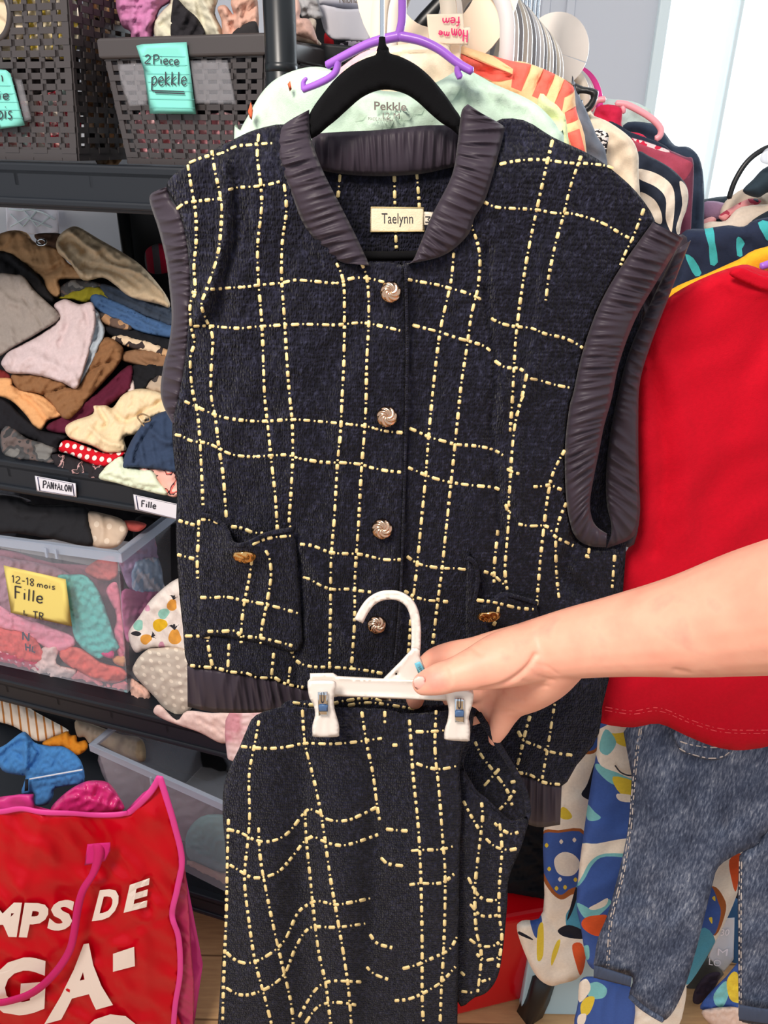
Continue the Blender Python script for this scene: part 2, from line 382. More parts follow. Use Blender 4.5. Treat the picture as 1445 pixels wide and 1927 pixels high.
def blotch(name, stops, scale, rough=.9, coord='UV', stretch=None, detail=2, interp='CONSTANT', bs=.3):
    mt, t, N, Lk, B = nt(name); B.inputs['Roughness'].default_value = rough; B.inputs['Specular IOR Level'].default_value = .2
    n = noise_node(N, Lk, scale, detail, coord, stretch=stretch)
    r = ramp(N, Lk, n.outputs[0], [(p, lin(c)) for p, c in stops], interp); Lk.new(r.outputs[0], B.inputs['Base Color'])
    n2 = noise_node(N, Lk, 900, 2); bump(t, N, Lk, B, n2.outputs[0], bs, .0008); return mt
def clear(name, rgb, op, rough=.15):
    mt, t, N, Lk, B = nt(name); B.inputs['Base Color'].default_value = lin(rgb); B.inputs['Roughness'].default_value = rough; B.inputs['Alpha'].default_value = op
    n = noise_node(N, Lk, 25, 3); bump(t, N, Lk, B, n.outputs[0], .15, .002); return mt

def tweed_mat():
    mt, t, N, Lk, B = nt('navy_tweed'); B.inputs['Roughness'].default_value = .95; B.inputs['Specular IOR Level'].default_value = .12
    B.inputs['Sheen Weight'].default_value = .06; B.inputs['Sheen Roughness'].default_value = .5
    tc = N.new('ShaderNodeTexCoord'); mp = N.new('ShaderNodeMapping'); mp.inputs['Scale'].default_value = (1, 1, .6); Lk.new(tc.outputs['UV'], mp.inputs[0])
    n0 = N.new('ShaderNodeTexNoise'); n0.inputs['Scale'].default_value = 90; Lk.new(tc.outputs['UV'], n0.inputs['Vector'])
    ad = N.new('ShaderNodeMix'); ad.data_type = 'VECTOR'; ad.inputs[0].default_value = .004; Lk.new(tc.outputs['UV'], ad.inputs[4]); Lk.new(n0.outputs['Color'], ad.inputs[5])
    mp2 = N.new('ShaderNodeMapping'); mp2.inputs['Scale'].default_value = (1, .55, 1); Lk.new(ad.outputs[1], mp2.inputs[0])
    v = N.new('ShaderNodeTexVoronoi'); v.inputs['Scale'].default_value = 520; v.inputs['Randomness'].default_value = .55; Lk.new(mp2.outputs[0], v.inputs['Vector'])
    n = N.new('ShaderNodeTexNoise'); n.inputs['Scale'].default_value = 330; n.inputs['Detail'].default_value = 4; Lk.new(mp2.outputs[0], n.inputs['Vector'])
    r = ramp(N, Lk, n.outputs[0], [(.3, lin((13, 13, 21))), (.55, lin((28, 28, 42))), (.8, lin((56, 57, 78)))]); Lk.new(r.outputs[0], B.inputs['Base Color'])
    sb = N.new('ShaderNodeMath'); sb.operation = 'MULTIPLY_ADD'; sb.inputs[1].default_value = -1.0; Lk.new(v.outputs['Distance'], sb.inputs[0]); Lk.new(n.outputs[0], sb.inputs[2])
    bump(t, N, Lk, B, sb.outputs[0], 1.0, .003); return mt
def satin_mat():
    mt, t, N, Lk, B = nt('gathered_satin'); B.inputs['Base Color'].default_value = lin((54, 46, 56)); B.inputs['Roughness'].default_value = .5
    B.inputs['Specular IOR Level'].default_value = .22; B.inputs['Sheen Weight'].default_value = .06
    n = noise_node(N, Lk, 1500, 2); bump(t, N, Lk, B, n.outputs[0], .08, .0004); return mt
def skin_mat():
    mt, t, N, Lk, B = nt('skin'); B.inputs['Roughness'].default_value = .5; B.inputs['Specular IOR Level'].default_value = .35
    n = noise_node(N, Lk, 28, 4); r = ramp(N, Lk, n.outputs[0], [(.3, lin((228, 158, 136))), (.55, lin((234, 172, 148))), (.75, lin((224, 146, 130)))]); Lk.new(r.outputs[0], B.inputs['Base Color'])
    B.inputs['Subsurface Weight'].default_value = .12; B.inputs['Subsurface Radius'].default_value = (.01, .004, .002); B.inputs['Subsurface Scale'].default_value = .5
    n2 = noise_node(N, Lk, 350, 3); bump(t, N, Lk, B, n2.outputs[0], .08, .0006); return mt
def denim_mat():
    mt, t, N, Lk, B = nt('acid_wash_denim'); B.inputs['Roughness'].default_value = .9; B.inputs['Specular IOR Level'].default_value = .15
    a = noise_node(N, Lk, 240, 8, 'UV', stretch=(1.5, .32, 1)); a.inputs['Distortion'].default_value = .35; a.inputs['Roughness'].default_value = .62
    b = noise_node(N, Lk, 22, 4, 'UV', stretch=(1.2, .6, 1))
    mx = N.new('ShaderNodeMath'); mx.operation = 'MULTIPLY_ADD'; mx.inputs[1].default_value = .45; Lk.new(b.outputs[0], mx.inputs[0]); Lk.new(a.outputs[0], mx.inputs[2])
    r = ramp(N, Lk, mx.outputs[0], [(.48, lin((44, 51, 70))), (.70, lin((74, 84, 106))), (.84, lin((112, 121, 141))), (.97, lin((168, 175, 188)))]); Lk.new(r.outputs[0], B.inputs['Base Color'])
    n2 = noise_node(N, Lk, 1100, 2); bump(t, N, Lk, B, n2.outputs[0], .4, .0008); return mt
M = dict(
    tweed=tweed_mat(), satin=satin_mat(), skin=skin_mat(), denim=denim_mat(),
    gold=plain('gold_thread', (237, 212, 150), .4, .1), velvet=plain('black_velvet', (16, 16, 18), .95, 0, .1, (1200, .3)),
    goldm=plain('polished_gold', (225, 175, 110), .18, 1.0), rose=plain('pale_gold_metal', (214, 178, 150), .16, 1.0), chrome=plain('chrome', (215, 225, 235), .12, 1.0),
    white=plain('white_plastic', (234, 226, 218), .35), cream=plain('cream_plastic', (246, 226, 202), .4), clearp=clear('frosty_plastic', (225, 230, 240), .62),
    black=plain('black_plastic', (17, 19, 22), .38), blackmat=plain('black_powder_coat', (26, 31, 39), .5, 0, .4), post=plain('black_post', (24, 29, 34), .32, .2), basket=plain('grey_brown_plastic', (66, 61, 62), .4),
    basketd=plain('charcoal_plastic', (48, 50, 55), .45), purple=plain('purple_plastic', (160, 98, 205), .28), pinkp=plain('pink_plastic', (240, 165, 175), .35), hotpink=plain('hot_pink_plastic', (250, 60, 160), .35),
    paper=plain('aqua_paper', (128, 216, 204), .8), paperline=plain('aqua_ruled_line', (104, 186, 184), .8), yellowp=plain('yellow_paper', (247, 224, 125), .8), ink=plain('ink', (48, 48, 58), .6), pinkink=plain('pink_ink', (228, 30, 110), .6),
    labelp=plain('white_label', (232, 230, 240), .6), labelb=plain('label_blue_border', (120, 125, 175), .6), tape=clear('clear_tape', (235, 235, 245), .10, .06), bin=clear('clear_bin_plastic', (222, 226, 238), .10, .12), binrim=clear('clear_bin_rim', (190, 202, 222), .55, .2),
    bagred=plain('glossy_red_bag', (194, 3, 26), .32, 0, .2, (9, .25)), bagpink=plain('magenta_trim', (226, 62, 150), .5), bagwhite=plain('bag_white_print', (242, 228, 218), .35), magenta=plain('magenta_film', (205, 45, 118), .25, 0, .5, (30, .6)),
    wall=plain('pale_grey_wall', (204, 208, 216), .8), trimw=plain('white_trim', (226, 240, 243), .5), orange_ink=plain('grey_print', (128, 118, 112), .8), navyink=plain('navy_print', (40, 50, 80), .8),
    stitch=plain('pale_stitch', (196, 186, 180), .8), redst=plain('red_stitch', (225, 60, 70), .8), glass=clear('window_glass', (235, 250, 252), .06, .03), blue=plain('blue_sticker', (110, 190, 215), .5), bluepl=plain('blue_plastic', (70, 100, 140), .4))
def floor_mat():
    mt, t, N, Lk, B = nt('tan_floor_planks'); B.inputs['Roughness'].default_value = .45
    br = N.new('ShaderNodeTexBrick'); tc = N.new('ShaderNodeTexCoord'); Lk.new(tc.outputs['Object'], br.inputs['Vector'])
    br.inputs['Color1'].default_value = lin((200, 158, 112)); br.inputs['Color2'].default_value = lin((192, 148, 104)); br.inputs['Mortar'].default_value = lin((130, 96, 64))
    br.inputs['Scale'].default_value = 1; br.inputs['Brick Width'].default_value = 1.2; br.inputs['Row Height'].default_value = .13; br.inputs['Mortar Size'].default_value = .002
    g = noise_node(N, Lk, 20, 5, stretch=(1, 8, 1)); mx = N.new('ShaderNodeMixRGB'); mx.blend_type = 'OVERLAY'; mx.inputs[0].default_value = .35; Lk.new(br.outputs[0], mx.inputs[1]); Lk.new(g.outputs[0], mx.inputs[2])
    Lk.new(mx.outputs[0], B.inputs['Base Color']); return mt

# ------------------------------------------------------------------ the room
fl = MB(); fl.box((-3, -1.5, -.05), (6, 0, 0), (0, 4.6, 0), (0, 0, .05)); tag(fl.build('floor', floor_mat()), None, None, None, 'structure')
BW = 2.6; bw = yp(BW)
wl_, wr_ = bw.one(1243, 110)[0], bw.one(1243, 110)[0] + 1.25; wz0, wz1 = 1.0, 2.45
b = MB(); b.box((-.9, BW, 0), (wl_ + .9, 0, 0), (0, .12, 0), (0, 0, 2.7)); b.box((wr_, BW, 0), (1, 0, 0), (0, .12, 0), (0, 0, 2.7))
b.box((wl_, BW, 0), (wr_ - wl_, 0, 0), (0, .12, 0), (0, 0, wz0)); b.box((wl_, BW, wz1), (wr_ - wl_, 0, 0), (0, .12, 0), (0, 0, 2.7 - wz1))
tag(b.build('wall_back', M['wall']), None, None, None, 'structure')
for i, px in enumerate((1022, 1068)):
    x = bw.one(px, 60)[0]; b = MB(); b.box((x - .012, BW - .012, 0), (.024, 0, 0), (0, .012, 0), (0, 0, 2.7)); tag(b.build('trim_%d' % (i + 1), M['wall'], bevel=.003), None, None, None, 'structure')
win = bpy.data.objects.new('window_1', None); link(win); win.location = (wl_, BW, wz0); tag(win, None, None, None, 'structure')
b = MB(); f_ = .032
b.box((wl_ - .03, BW - .02, wz0 - .04), (f_, 0, 0), (0, .1, 0), (0, 0, wz1 - wz0 + .08)); b.box((wr_ - .002, BW - .02, wz0 - .04), (f_, 0, 0), (0, .1, 0), (0, 0, wz1 - wz0 + .08))
b.box((wl_, BW - .02, wz1 - .03), (wr_ - wl_, 0, 0), (0, .1, 0), (0, 0, f_)); b.box((wl_ - .05, BW - .06, wz0 - .05), (wr_ - wl_ + .1, 0, 0), (0, .14, 0), (0, 0, .05))
xm = bw.one(1392, 60)[0]; b.box((xm - .008, BW + .02, wz0), (.016, 0, 0), (0, .06, 0), (0, 0, wz1 - wz0))
b.build('window_frame', M['trimw'], win, bevel=.004)
b = MB(); b.box((wl_ + .04, BW + .03, wz0), (wr_ - wl_ - .08, 0, 0), (0, .004, 0), (0, 0, wz1 - wz0)); b.build('pane', M['glass'], win)
# wall behind the shelves
q0 = SA + SN * .62 + SD * (-.0); e0 = sp(.62).one(226, 420); q1 = SA + SN * .62 + SD * 1.6
b = MB(); v = np.array([q1[0] - e0[0], q1[1] - e0[1], 0]); b.box((e0[0], e0[1], 0), v, SN * .1, (0, 0, 2.7)); tag(b.build('wall_left', M['wall']), None, None, None, 'structure')

# ------------------------------------------------------------------ shelving unit
ZS = (1.513, 1.08, .617, .17); LIP = .056; DEP = .42; LEN = 1.02
su = empty('shelving_unit', SA + SD * LEN / 2, 'black plastic shelving unit of clothes on the left, with round posts', 'shelving unit')
UP = np.array([0, 0, 1.0])
for i, z in enumerate(ZS + (1.95,)):
    b = MB(); o = SA + SD * (-.03) + UP * (z - LIP)
    L_ = SD * (LEN + .06)
    b.box(o, L_, SN * .018, UP * LIP); b.box(o + SN * (DEP - .018), L_, SN * .018, UP * LIP)
    b.box(o, SD * .018, SN * DEP, UP * LIP); b.box(o + SD * (LEN + .042), SD * .018, SN * DEP, UP * LIP); b.box(o + UP * (LIP - .016), L_, SN * DEP, UP * .010)
    for s in range(9): b.box(o + SD * (.06 + s * .115) + UP * (LIP - .03), SD * .012, SN * DEP, UP * .02)
    b.box(o + UP * .004 - SN * .004, L_, SN * .006, UP * .010)
    sh = b.build('shelf', M['blackmat'], su, bevel=.004)
    if i == 1: shelf2 = sh
def post(p):
    tube('post', [p + UP * z for z in (0, .6, 1.2, 1.95)], .0175, M['post'], su, k=1, seg=20)
for a_, d_ in ((-.002, .0), (LEN, .0), (-.002, DEP), (LEN, DEP)): post(SA + SD * a_ + SN * d_)
for z in ZS + (1.95,):
    for a_, d_ in ((-.002, .0), (-.002, DEP)):
        p = SA + SD * a_ + SN * d_ + UP * (z - LIP / 2); tube('post_collar', [p - UP * .04, p + UP * .04], .021, M['post'], su, k=1, seg=20)
p = SA + SD * -.002; zc = sp(0).one(510, 128)[2]; tube('post_joint', [p + UP * (zc - .004), p + UP * (zc + .004)], .0182, M['post'], su, k=1, seg=20)
lsf = sp(-.006)
def shelf_label(quad, txt, tq):
    lb = plate('shelf_label', quad, lsf, M['labelp'], su, th=.001); lb['label'] = 'white paper label reading %s' % txt
    c = np.mean(quad, 0); q = [tuple(c + (np.array(p) - c) * s) for s in (.94, .9) for p in quad]
    inner = [tuple(np.array(p) + (c - np.array(p)) / np.linalg.norm(c - np.array(p)) * 5) for p in quad]
    inner2 = [tuple(np.array(p) + (c - np.array(p)) / np.linalg.norm(c - np.array(p)) * 7) for p in quad]
    plate('printed_border', inner, lsf, M['labelb'], lb, th=.0004, d=.0009, holes=[inner2], puff=.2)
    hand(txt, tq, lsf, 2.2, M['ink'], lb)
shelf_label(Q(0, 360, 3.012, [(197, 1612), (428, 1655), (436, 1735), (208, 1700)]), 'PANtALON', Q(0, 360, 3.012, [(242, 1640), (408, 1668), (408, 1704), (242, 1680)]))
shelf_label(Q(0, 360, 3.012, [(755, 1717), (1040, 1780), (1045, 1872), (765, 1805)]), 'Fille', Q(0, 360, 3.012, [(800, 1752), (888, 1766), (885, 1800), (800, 1788)]))
# ------------------------------------------------------------------ baskets on the top shelf
def item(name, label, catg, group, outline, surf, th, mat, **kw):
    o = cloth(name, outline, surf, mat, None, th=th, **kw); return tag(o, label, catg, group)
def basket(label, TL, TR, BR, BL, depth, taper, mat, rows, cols, colsd, hole=None, rimh=.022):
    """lattice basket from the four corners of its front wall"""
    TL, TR, BR, BL = (np.array(p) for p in (TL, TR, BR, BL))
    root = empty('basket', (BL + BR) / 2 + SN * depth / 2, label, 'basket', 'lattice baskets on the top shelf')
    tl2, tr2, bl2, br2 = TL + SN * (depth + taper), TR + SN * (depth + taper), BL + SN * depth, BR + SN * depth
    mb = MB()
    def wall(tl, tr, br, bl, nc, out, hole=None):
        def P(u, v, d=0): return (tl * (1 - u) + tr * u) * v + (bl * (1 - u) + br * u) * (1 - v) + out * d
        def bar(u0, u1, v0, v1, d0, d1):
            mb.hexa([P(u0, v0, d0), P(u1, v0, d0), P(u1, v0, d1), P(u0, v0, d1), P(u0, v1, d0), P(u1, v1, d0), P(u1, v1, d1), P(u0, v1, d1)])
        def blocked(u, v): return hole and ((u - hole[0]) / hole[2]) ** 2 + ((v - hole[1]) / hole[3]) ** 2 < 1
        for r in range(rows + 1):
            v = (r + .0) / rows * .93; hv = .27 / rows
            for c in range(nc):
                if not blocked((c + .5) / nc, v):
                    k = .0012 if (r + c) % 2 else -.0006
                    bar(c / nc, (c + 1) / nc, max(0, v - hv), min(1, v + hv), -.0012 + k, .0014 + k)
        for c in range(nc + 1):
            u = c / nc; hw = .19 / nc
            for r in range(rows):
                v0, v1 = r / rows * .93, (r + 1) / rows * .93
                if not blocked(u, (v0 + v1) / 2):
                    bar(max(0, u - hw), min(1, u + hw), v0, v1, -.001, .0008)
        bar(0, 1, .92, 1, -.0015, .002); bar(0, 1, 0, .05, -.0015, .002); bar(0, .035, 0, 1, -.0012, .0018); bar(.965, 1, 0, 1, -.0012, .0018)
    wall(TL, TR, BR, BL, cols, -SN, hole); wall(TR, tr2, br2, BR, colsd, -SD); wall(tl2, TL, BL, bl2, colsd, SD); wall(tr2, tl2, bl2, br2, cols, SN)
    mb.hexa([BL, BR, br2, bl2, BL + UP * .003, BR + UP * .003, br2 + UP * .003, bl2 + UP * .003])
    mb.build('basket_body', mat, root)
    C = (TL + TR + tl2 + tr2) / 4
    r2 = MB(); ring = [TL, TR, tr2, tl2]
    for (a, c_) in zip(ring, ring[1:] + ring[:1]):
        oa = (a - C); oc = (c_ - C); oa = oa / np.linalg.norm(oa) * .007; oc = oc / np.linalg.norm(oc) * .007
        r2.hexa([a + oa - UP * rimh, c_ + oc - UP * rimh, c_ - oc * .4 - UP * rimh, a - oa * .4 - UP * rimh, a + oa, c_ + oc, c_ - oc * .4, a - oa * .4])
    r2.build('rim', mat, root, bevel=.005, seg=3)
    if hole:
        def P(u, v): return (TL * (1 - u) + TR * u) * v + (BL * (1 - u) + BR * u) * (1 - v)
        pts = [P(hole[0] + hole[2] * math.cos(a), hole[1] + hole[3] * math.sin(a)) for a in np.linspace(0, 2 * math.pi, 24, endpoint=False)]
        tube('handle_opening', pts, .004, mat, root, k=1, seg=8, closed=True)
    return root
bT, bB = sp(.022), sp(.034)
basket('grey-brown lattice basket on the top shelf with a sticky note reading 2 Piece pekkle', bT.one(191, 72), bT.one(497, 62), bB.one(492, 314), bB.one(243, 308), .24, .012, M['basket'], 12, 11, 10, (.46, .62, .11, .16))
aT, aB = sp(.018), sp(.026); aR = np.array
zt = aT.one(140, 0)[2] + .085
def onz(surf, px, py, z): p = surf.one(px, py); p[2] = z; return p
basket('tall grey-brown lattice basket at the left edge of the top shelf', onz(aT, -190, 0, zt), onz(aT, 139, 0, zt), aB.one(147, 303), aB.one(-185, 296), .17, .006, M['basket'], 20, 13, 8, (.59, .63, .10, .11), .03)
bc = sp(.20)
bq = [bc.one(548, 76), bc.one(668, 96), bc.one(668, 300), bc.one(552, 300)]
basket('charcoal lattice basket behind the round shelf post', bq[0], bq[1] - SD * .06, bq[2] - SD * .06, bq[3], .14, .004, M['basketd'], 10, 9, 8)
# lattice seen through: clothes inside
def note(label, quad, surf, paper, lines, tapes=(), ruled=()):
    o = cloth('sticky_note', quad, surf, paper, None, th=.0008, puff=.5, k=1, step=14, relf=lambda x, y: .004 * np.exp(-((y - min(p[1] for p in quad)) / 22) ** 2))
    tag(o, label, 'sticky note', 'handwritten sticky notes')
    for r in ruled: pxtube('ruled_line', r, surf, .35, M['paperline'], o, d=.0018, k=1, seg=5)
    for t, q, w in lines: hand(t, q, surf, w, M['ink'], o, d=.003)
    for q in tapes: t_ = cloth('clear_tape', q, Plane(surf.p0 + SN * .0015, surf.n), M['tape'], o, th=.0008, puff=1, k=1, step=8, noise=(.0012, .02, True)); t_['label'] = 'crinkled clear tape'
    return o
nb = sp(.016)
note('aqua ruled sticky note reading 2 Piece pekkle', [(256, 86), (268, 83), (351, 79), (369, 215), (282, 214), (270, 130)], nb, M['paper'],
     [('2', Q(0, 0, 2.676, [(728, 275), (765, 278), (762, 322), (727, 320)]), 2.2), ('Piece', Q(0, 0, 2.676, [(768, 275), (905, 285), (903, 328), (770, 322)]), 2.0),
      ('pekkle', Q(0, 0, 2.676, [(760, 360), (945, 362), (942, 428), (760, 430)]), 2.2), ('_', Q(0, 0, 2.676, [(765, 440), (940, 446), (940, 462), (765, 456)]), 2.2), ('_', Q(0, 0, 2.676, [(780, 452), (942, 458), (942, 474), (780, 466)]), 2.2)],
     [Q(0, 0, 2.676, [(590, 322), (735, 315), (745, 530), (650, 535), (610, 430)]), Q(0, 0, 2.676, [(955, 305), (1145, 302), (1190, 525), (985, 522)])],
     [Q(0, 0, 2.676, [(x0, y), (x1, y + 4)]) for x0, x1, y in ((715, 950, 282), (722, 955, 325), (735, 962, 370), (742, 965, 412), (748, 972, 455), (750, 978, 497), (755, 982, 540))])
na = sp(.012)
note('aqua sticky note on the tall basket, cut off by the left edge', Q(0, 0, 2.676, [(-160, 340), (30, 352), (52, 370), (126, 632), (0, 650), (-130, 660)]), na, M['paper'],
     [('n', Q(0, 0, 2.676, [(-15, 352), (22, 356), (22, 410), (-15, 408)]), 2.2), ('ie', Q(0, 0, 2.676, [(-8, 455), (48, 455), (48, 500), (-8, 500)]), 2.2), ('ois', Q(0, 0, 2.676, [(-10, 530), (66, 530), (66, 600), (-10, 600)]), 2.2)],
     [Q(0, 0, 2.676, [(70, 395), (110, 400), (160, 600), (122, 612)])], [Q(0, 0, 2.676, [(-140, y), (60 + (y - 380) * .26, y + 2)]) for y in (390, 430, 470, 512, 552, 592)])
# clothes in the baskets
G1 = 'clothes in the top baskets'
NZ = [(.007, .05, True), (.003, .02, True)]
z6 = (200, 0, 4.014)
item('knit_sweater', 'mauve pink knit sweater heaped at the left in the 2 Piece basket', 'clothing', G1, Q(*z6, [(95, -60), (470, -80), (490, 10), (400, 80), (360, 260), (340, 330), (200, 330), (180, 240), (110, 180)]), sp(.10), .07, fabric((190, 122, 165)), noise=NZ + [(.0015, .006, True)])
item('fleece_shirt', 'cream fleece top bunched between mauve and black clothes in a basket', 'clothing', G1, Q(*z6, [(500, -60), (830, -60), (820, 100), (880, 240), (860, 330), (440, 330), (350, 210), (400, 110), (480, 20)]), sp(.085), .05, fabric((205, 200, 180)), noise=NZ, folds=[(Q(*z6, [(400, 200), (470, 150), (520, 170)]), 6, -.006)])
item('leggings', 'black leggings over the cream fleece in a basket', 'clothing', G1, Q(*z6, [(500, 20), (540, -5), (600, 60), (690, 140), (750, 260), (700, 330), (500, 320)]), sp(.058), .02, fabric((40, 38, 42)), noise=NZ)
item('ribbed_tights', 'peach ribbed tights curled beside the shelf post', 'clothing', G1, Q(*z6, [(840, 60), (900, 40), (960, 110), (940, 10), (1000, -60), (1130, -60), (1130, 330), (900, 320), (870, 160)]), sp(.075), .05, fabric((205, 162, 145)), noise=NZ, folds=[(Q(*z6, [(870, 90), (910, 160), (960, 230)]), 5, -.008), (Q(*z6, [(940, 20), (1010, 100), (1000, 200)]), 5, .008)])
item('dark_garment', 'dark grey garment poking up beside the post in the basket', 'clothing', G1, Q(*z6, [(960, 240), (1080, 165), (1140, 180), (1140, 330), (950, 330)]), sp(.052), .015, fabric((46, 44, 46)))
item('pink_garments', 'pale pink clothes seen through the lattice of the 2 Piece basket', 'clothing', G1, [(262, 212), (350, 222), (440, 215), (455, 300), (350, 302), (262, 300)], sp(.046), .012, blotch('pale_pink_mix', [(0, (244, 176, 186)), (.5, (250, 200, 204)), (.62, (235, 150, 156))], 30), noise=NZ)
item('dark_clothes', 'dark clothes in the upper half of the 2 Piece basket behind its lattice', 'clothing', G1, [(212, 90), (350, 86), (478, 86), (470, 215), (350, 225), (240, 215)], sp(.095), .04, fabric((24, 24, 30)), noise=NZ)
item('mixed_garments', 'red, white and pink print clothes seen through the tall basket', 'clothing', G1, [(-60, 185), (60, 180), (140, 175), (146, 292), (60, 290), (-60, 290)], sp(.037), .012, blotch('red_white_mix', [(0, (235, 225, 215)), (.42, (225, 165, 160)), (.5, (205, 60, 80)), (.54, (236, 190, 190)), (.62, (190, 210, 205))], 45), noise=NZ)
item('pastel_garments', 'yellow and cream clothes high inside the tall basket', 'clothing', G1, [(-60, -40), (60, -40), (138, -30), (142, 100), (60, 110), (-60, 100)], sp(.037), .012, blotch('yellow_cream_mix', [(0, (60, 55, 60)), (.3, (250, 235, 200)), (.52, (240, 210, 90)), (.58, (245, 235, 220))], 40), noise=NZ)
item('charcoal_garments', 'charcoal clothes across the middle of the tall basket', 'clothing', G1, [(-60, 95), (60, 105), (140, 95), (142, 180), (60, 190), (-60, 190)], sp(.062), .03, fabric((40, 36, 38)), noise=NZ)
item('orange_garments', 'tan and orange clothes on the right side inside the tall basket', 'clothing', G1, [(168, 5), (226, 5), (232, 120), (236, 292), (170, 285)], Plane(SA + SN * .1 + SD * .335, SD + SN * .15), .02, blotch('tan_mix', [(0, (190, 140, 100)), (.5, (225, 190, 160)), (.6, (60, 50, 48))], 30), noise=NZ)
item('cream_garment', 'cream garment showing in the handle opening of the tall basket', 'clothing', G1, [(-30, 10), (20, 8), (50, 40), (30, 85), (-30, 85)], sp(.03), .015, fabric((214, 196, 168)), folds=[([(-10, 30), (15, 50), (20, 75)], 4, -.006)])
# cap and clothes deeper on the shelf
cz = (520, 0, 3.6125)
G2 = 'things behind the shelf post'
cp = empty('baseball_cap', sp(.26).one(620, 60), 'white baseball cap brim-down behind the purple hanger', 'cap', None)
cloth('crown', Q(*cz, [(262, -120), (640, -130), (645, 75), (460, 62), (300, 45), (270, 10)]), sp(.27), M['labelp'], cp, th=.05, puff=20)
cloth('brim', Q(*cz, [(292, 34), (460, 62), (640, 78), (636, 275), (560, 280), (470, 275), (380, 268), (330, 215), (305, 130)]), sp(.235), M['labelp'], cp, th=.006, puff=4, relf=lambda x, y: .02 * np.exp(-((x - 640) / 40) ** 2))
printed('Nibnatur', Q(*cz, [(428, -28), (625, -22), (625, 24), (428, 20)]), sp(.24), M['orange_ink'], cp, d=.002, bold=.02)
item('pink_garment', 'blush pink garment hanging just right of the shelf post', 'clothing', G2, Q(*cz, [(75, -60), (130, -60), (165, 60), (160, 120), (230, 140), (285, 300), (230, 270), (80, 210), (72, 80)]), sp(.13), .03, fabric((218, 180, 168)), noise=NZ)
item('grey_garment', 'pale grey folded garment beside the white cap', 'clothing', G2, Q(*cz, [(130, -40), (265, -40), (300, 60), (310, 120), (200, 130), (160, 90)]), sp(.20), .03, fabric((178, 178, 182)), noise=NZ)
item('cream_cloth', 'cream cloth spilling over the charcoal basket', 'clothing', G2, Q(*cz, [(75, 200), (150, 220), (210, 130), (270, 140), (265, 240), (310, 305), (250, 300), (80, 270)]), sp(.16), .02, fabric((216, 200, 182)), noise=NZ)
item('red_garment', 'red and black garment strip below the white cap', 'clothing', G2, Q(*cz, [(330, 225), (385, 265), (385, 325), (330, 315)]), sp(.30), .02, fabric((175, 25, 35)))
item('doll_print_garment', 'grey print garment below the cap brim', 'clothing', G2, Q(*cz, [(440, 290), (560, 275), (640, 290), (620, 340), (450, 350)]), sp(.29), .02, blotch('grey_print', [(0, (50, 45, 50)), (.45, (200, 190, 200)), (.55, (120, 100, 110))], 60))
item('black_garments', 'black clothes at the back of the shelf behind the cap', 'clothing', G2, [(540, -40), (690, -40), (720, 130), (640, 160), (545, 110)], sp(.36), .04, fabric((22, 24, 28)))
# under the top shelf
wl2 = sp(.6)
item('lace_panel', 'white lace panel hanging on the wall above the folded clothes', 'curtain', None, Q(0, 360, 3.012, [(30, 60), (330, 60), (335, 240), (200, 245), (40, 235)]), sp(.585), .006, M['labelp'], noise=(.004, .05), k=1)
lp = sp(.578)
LO = bpy.data.objects['lace_panel']
for s_ in ([(60, 130), (130, 200), (210, 110)], [(130, 100), (210, 200), (290, 140)], [(60, 200), (150, 150), (290, 205)], [(50, 100), (120, 110), (200, 100)], [(180, 105), (240, 120), (310, 160)]):
    pxtube('raised_cord', Q(0, 360, 3.012, s_), lp, 1.6, M['trimw'], LO, k=1, seg=6)
sb = MB(); e1 = sp(.385).one(243, 440) * [1, 1, 0]; sb.box(e1 + UP * 1.075, SD * -.25, SN * .015, UP * .365)
tag(sb.build('dark_backing', plain('dark_board', (30, 33, 38), .6), None, bevel=.003), 'dark board added at the back of the shelf to darken the gap behind a striped hat', 'board')  # added board: makes the space behind the hat read dark
pm = sp(.37)
tag(tube('upright_bar', [pm.one(236, 440) * [1, 1, 0] + UP * 1.08, pm.one(236, 440) * [1, 1, 0] + UP * 1.455], .011, M['post'], None, k=1, seg=16), 'black upright bar behind the beige trousers under the top shelf', 'bar')
item('striped_hat', 'grey hat with red stripes at the back of the shelf', 'hat', None, Q(0, 360, 3.012, [(820, 360), (840, 320), (900, 295), (960, 310), (980, 380), (970, 450), (880, 470), (830, 440)]), sp(.33), .05, striped('grey_red_stripe', [(185, 25, 60), (95, 90, 98)], .028, 0, .5), puff=25)

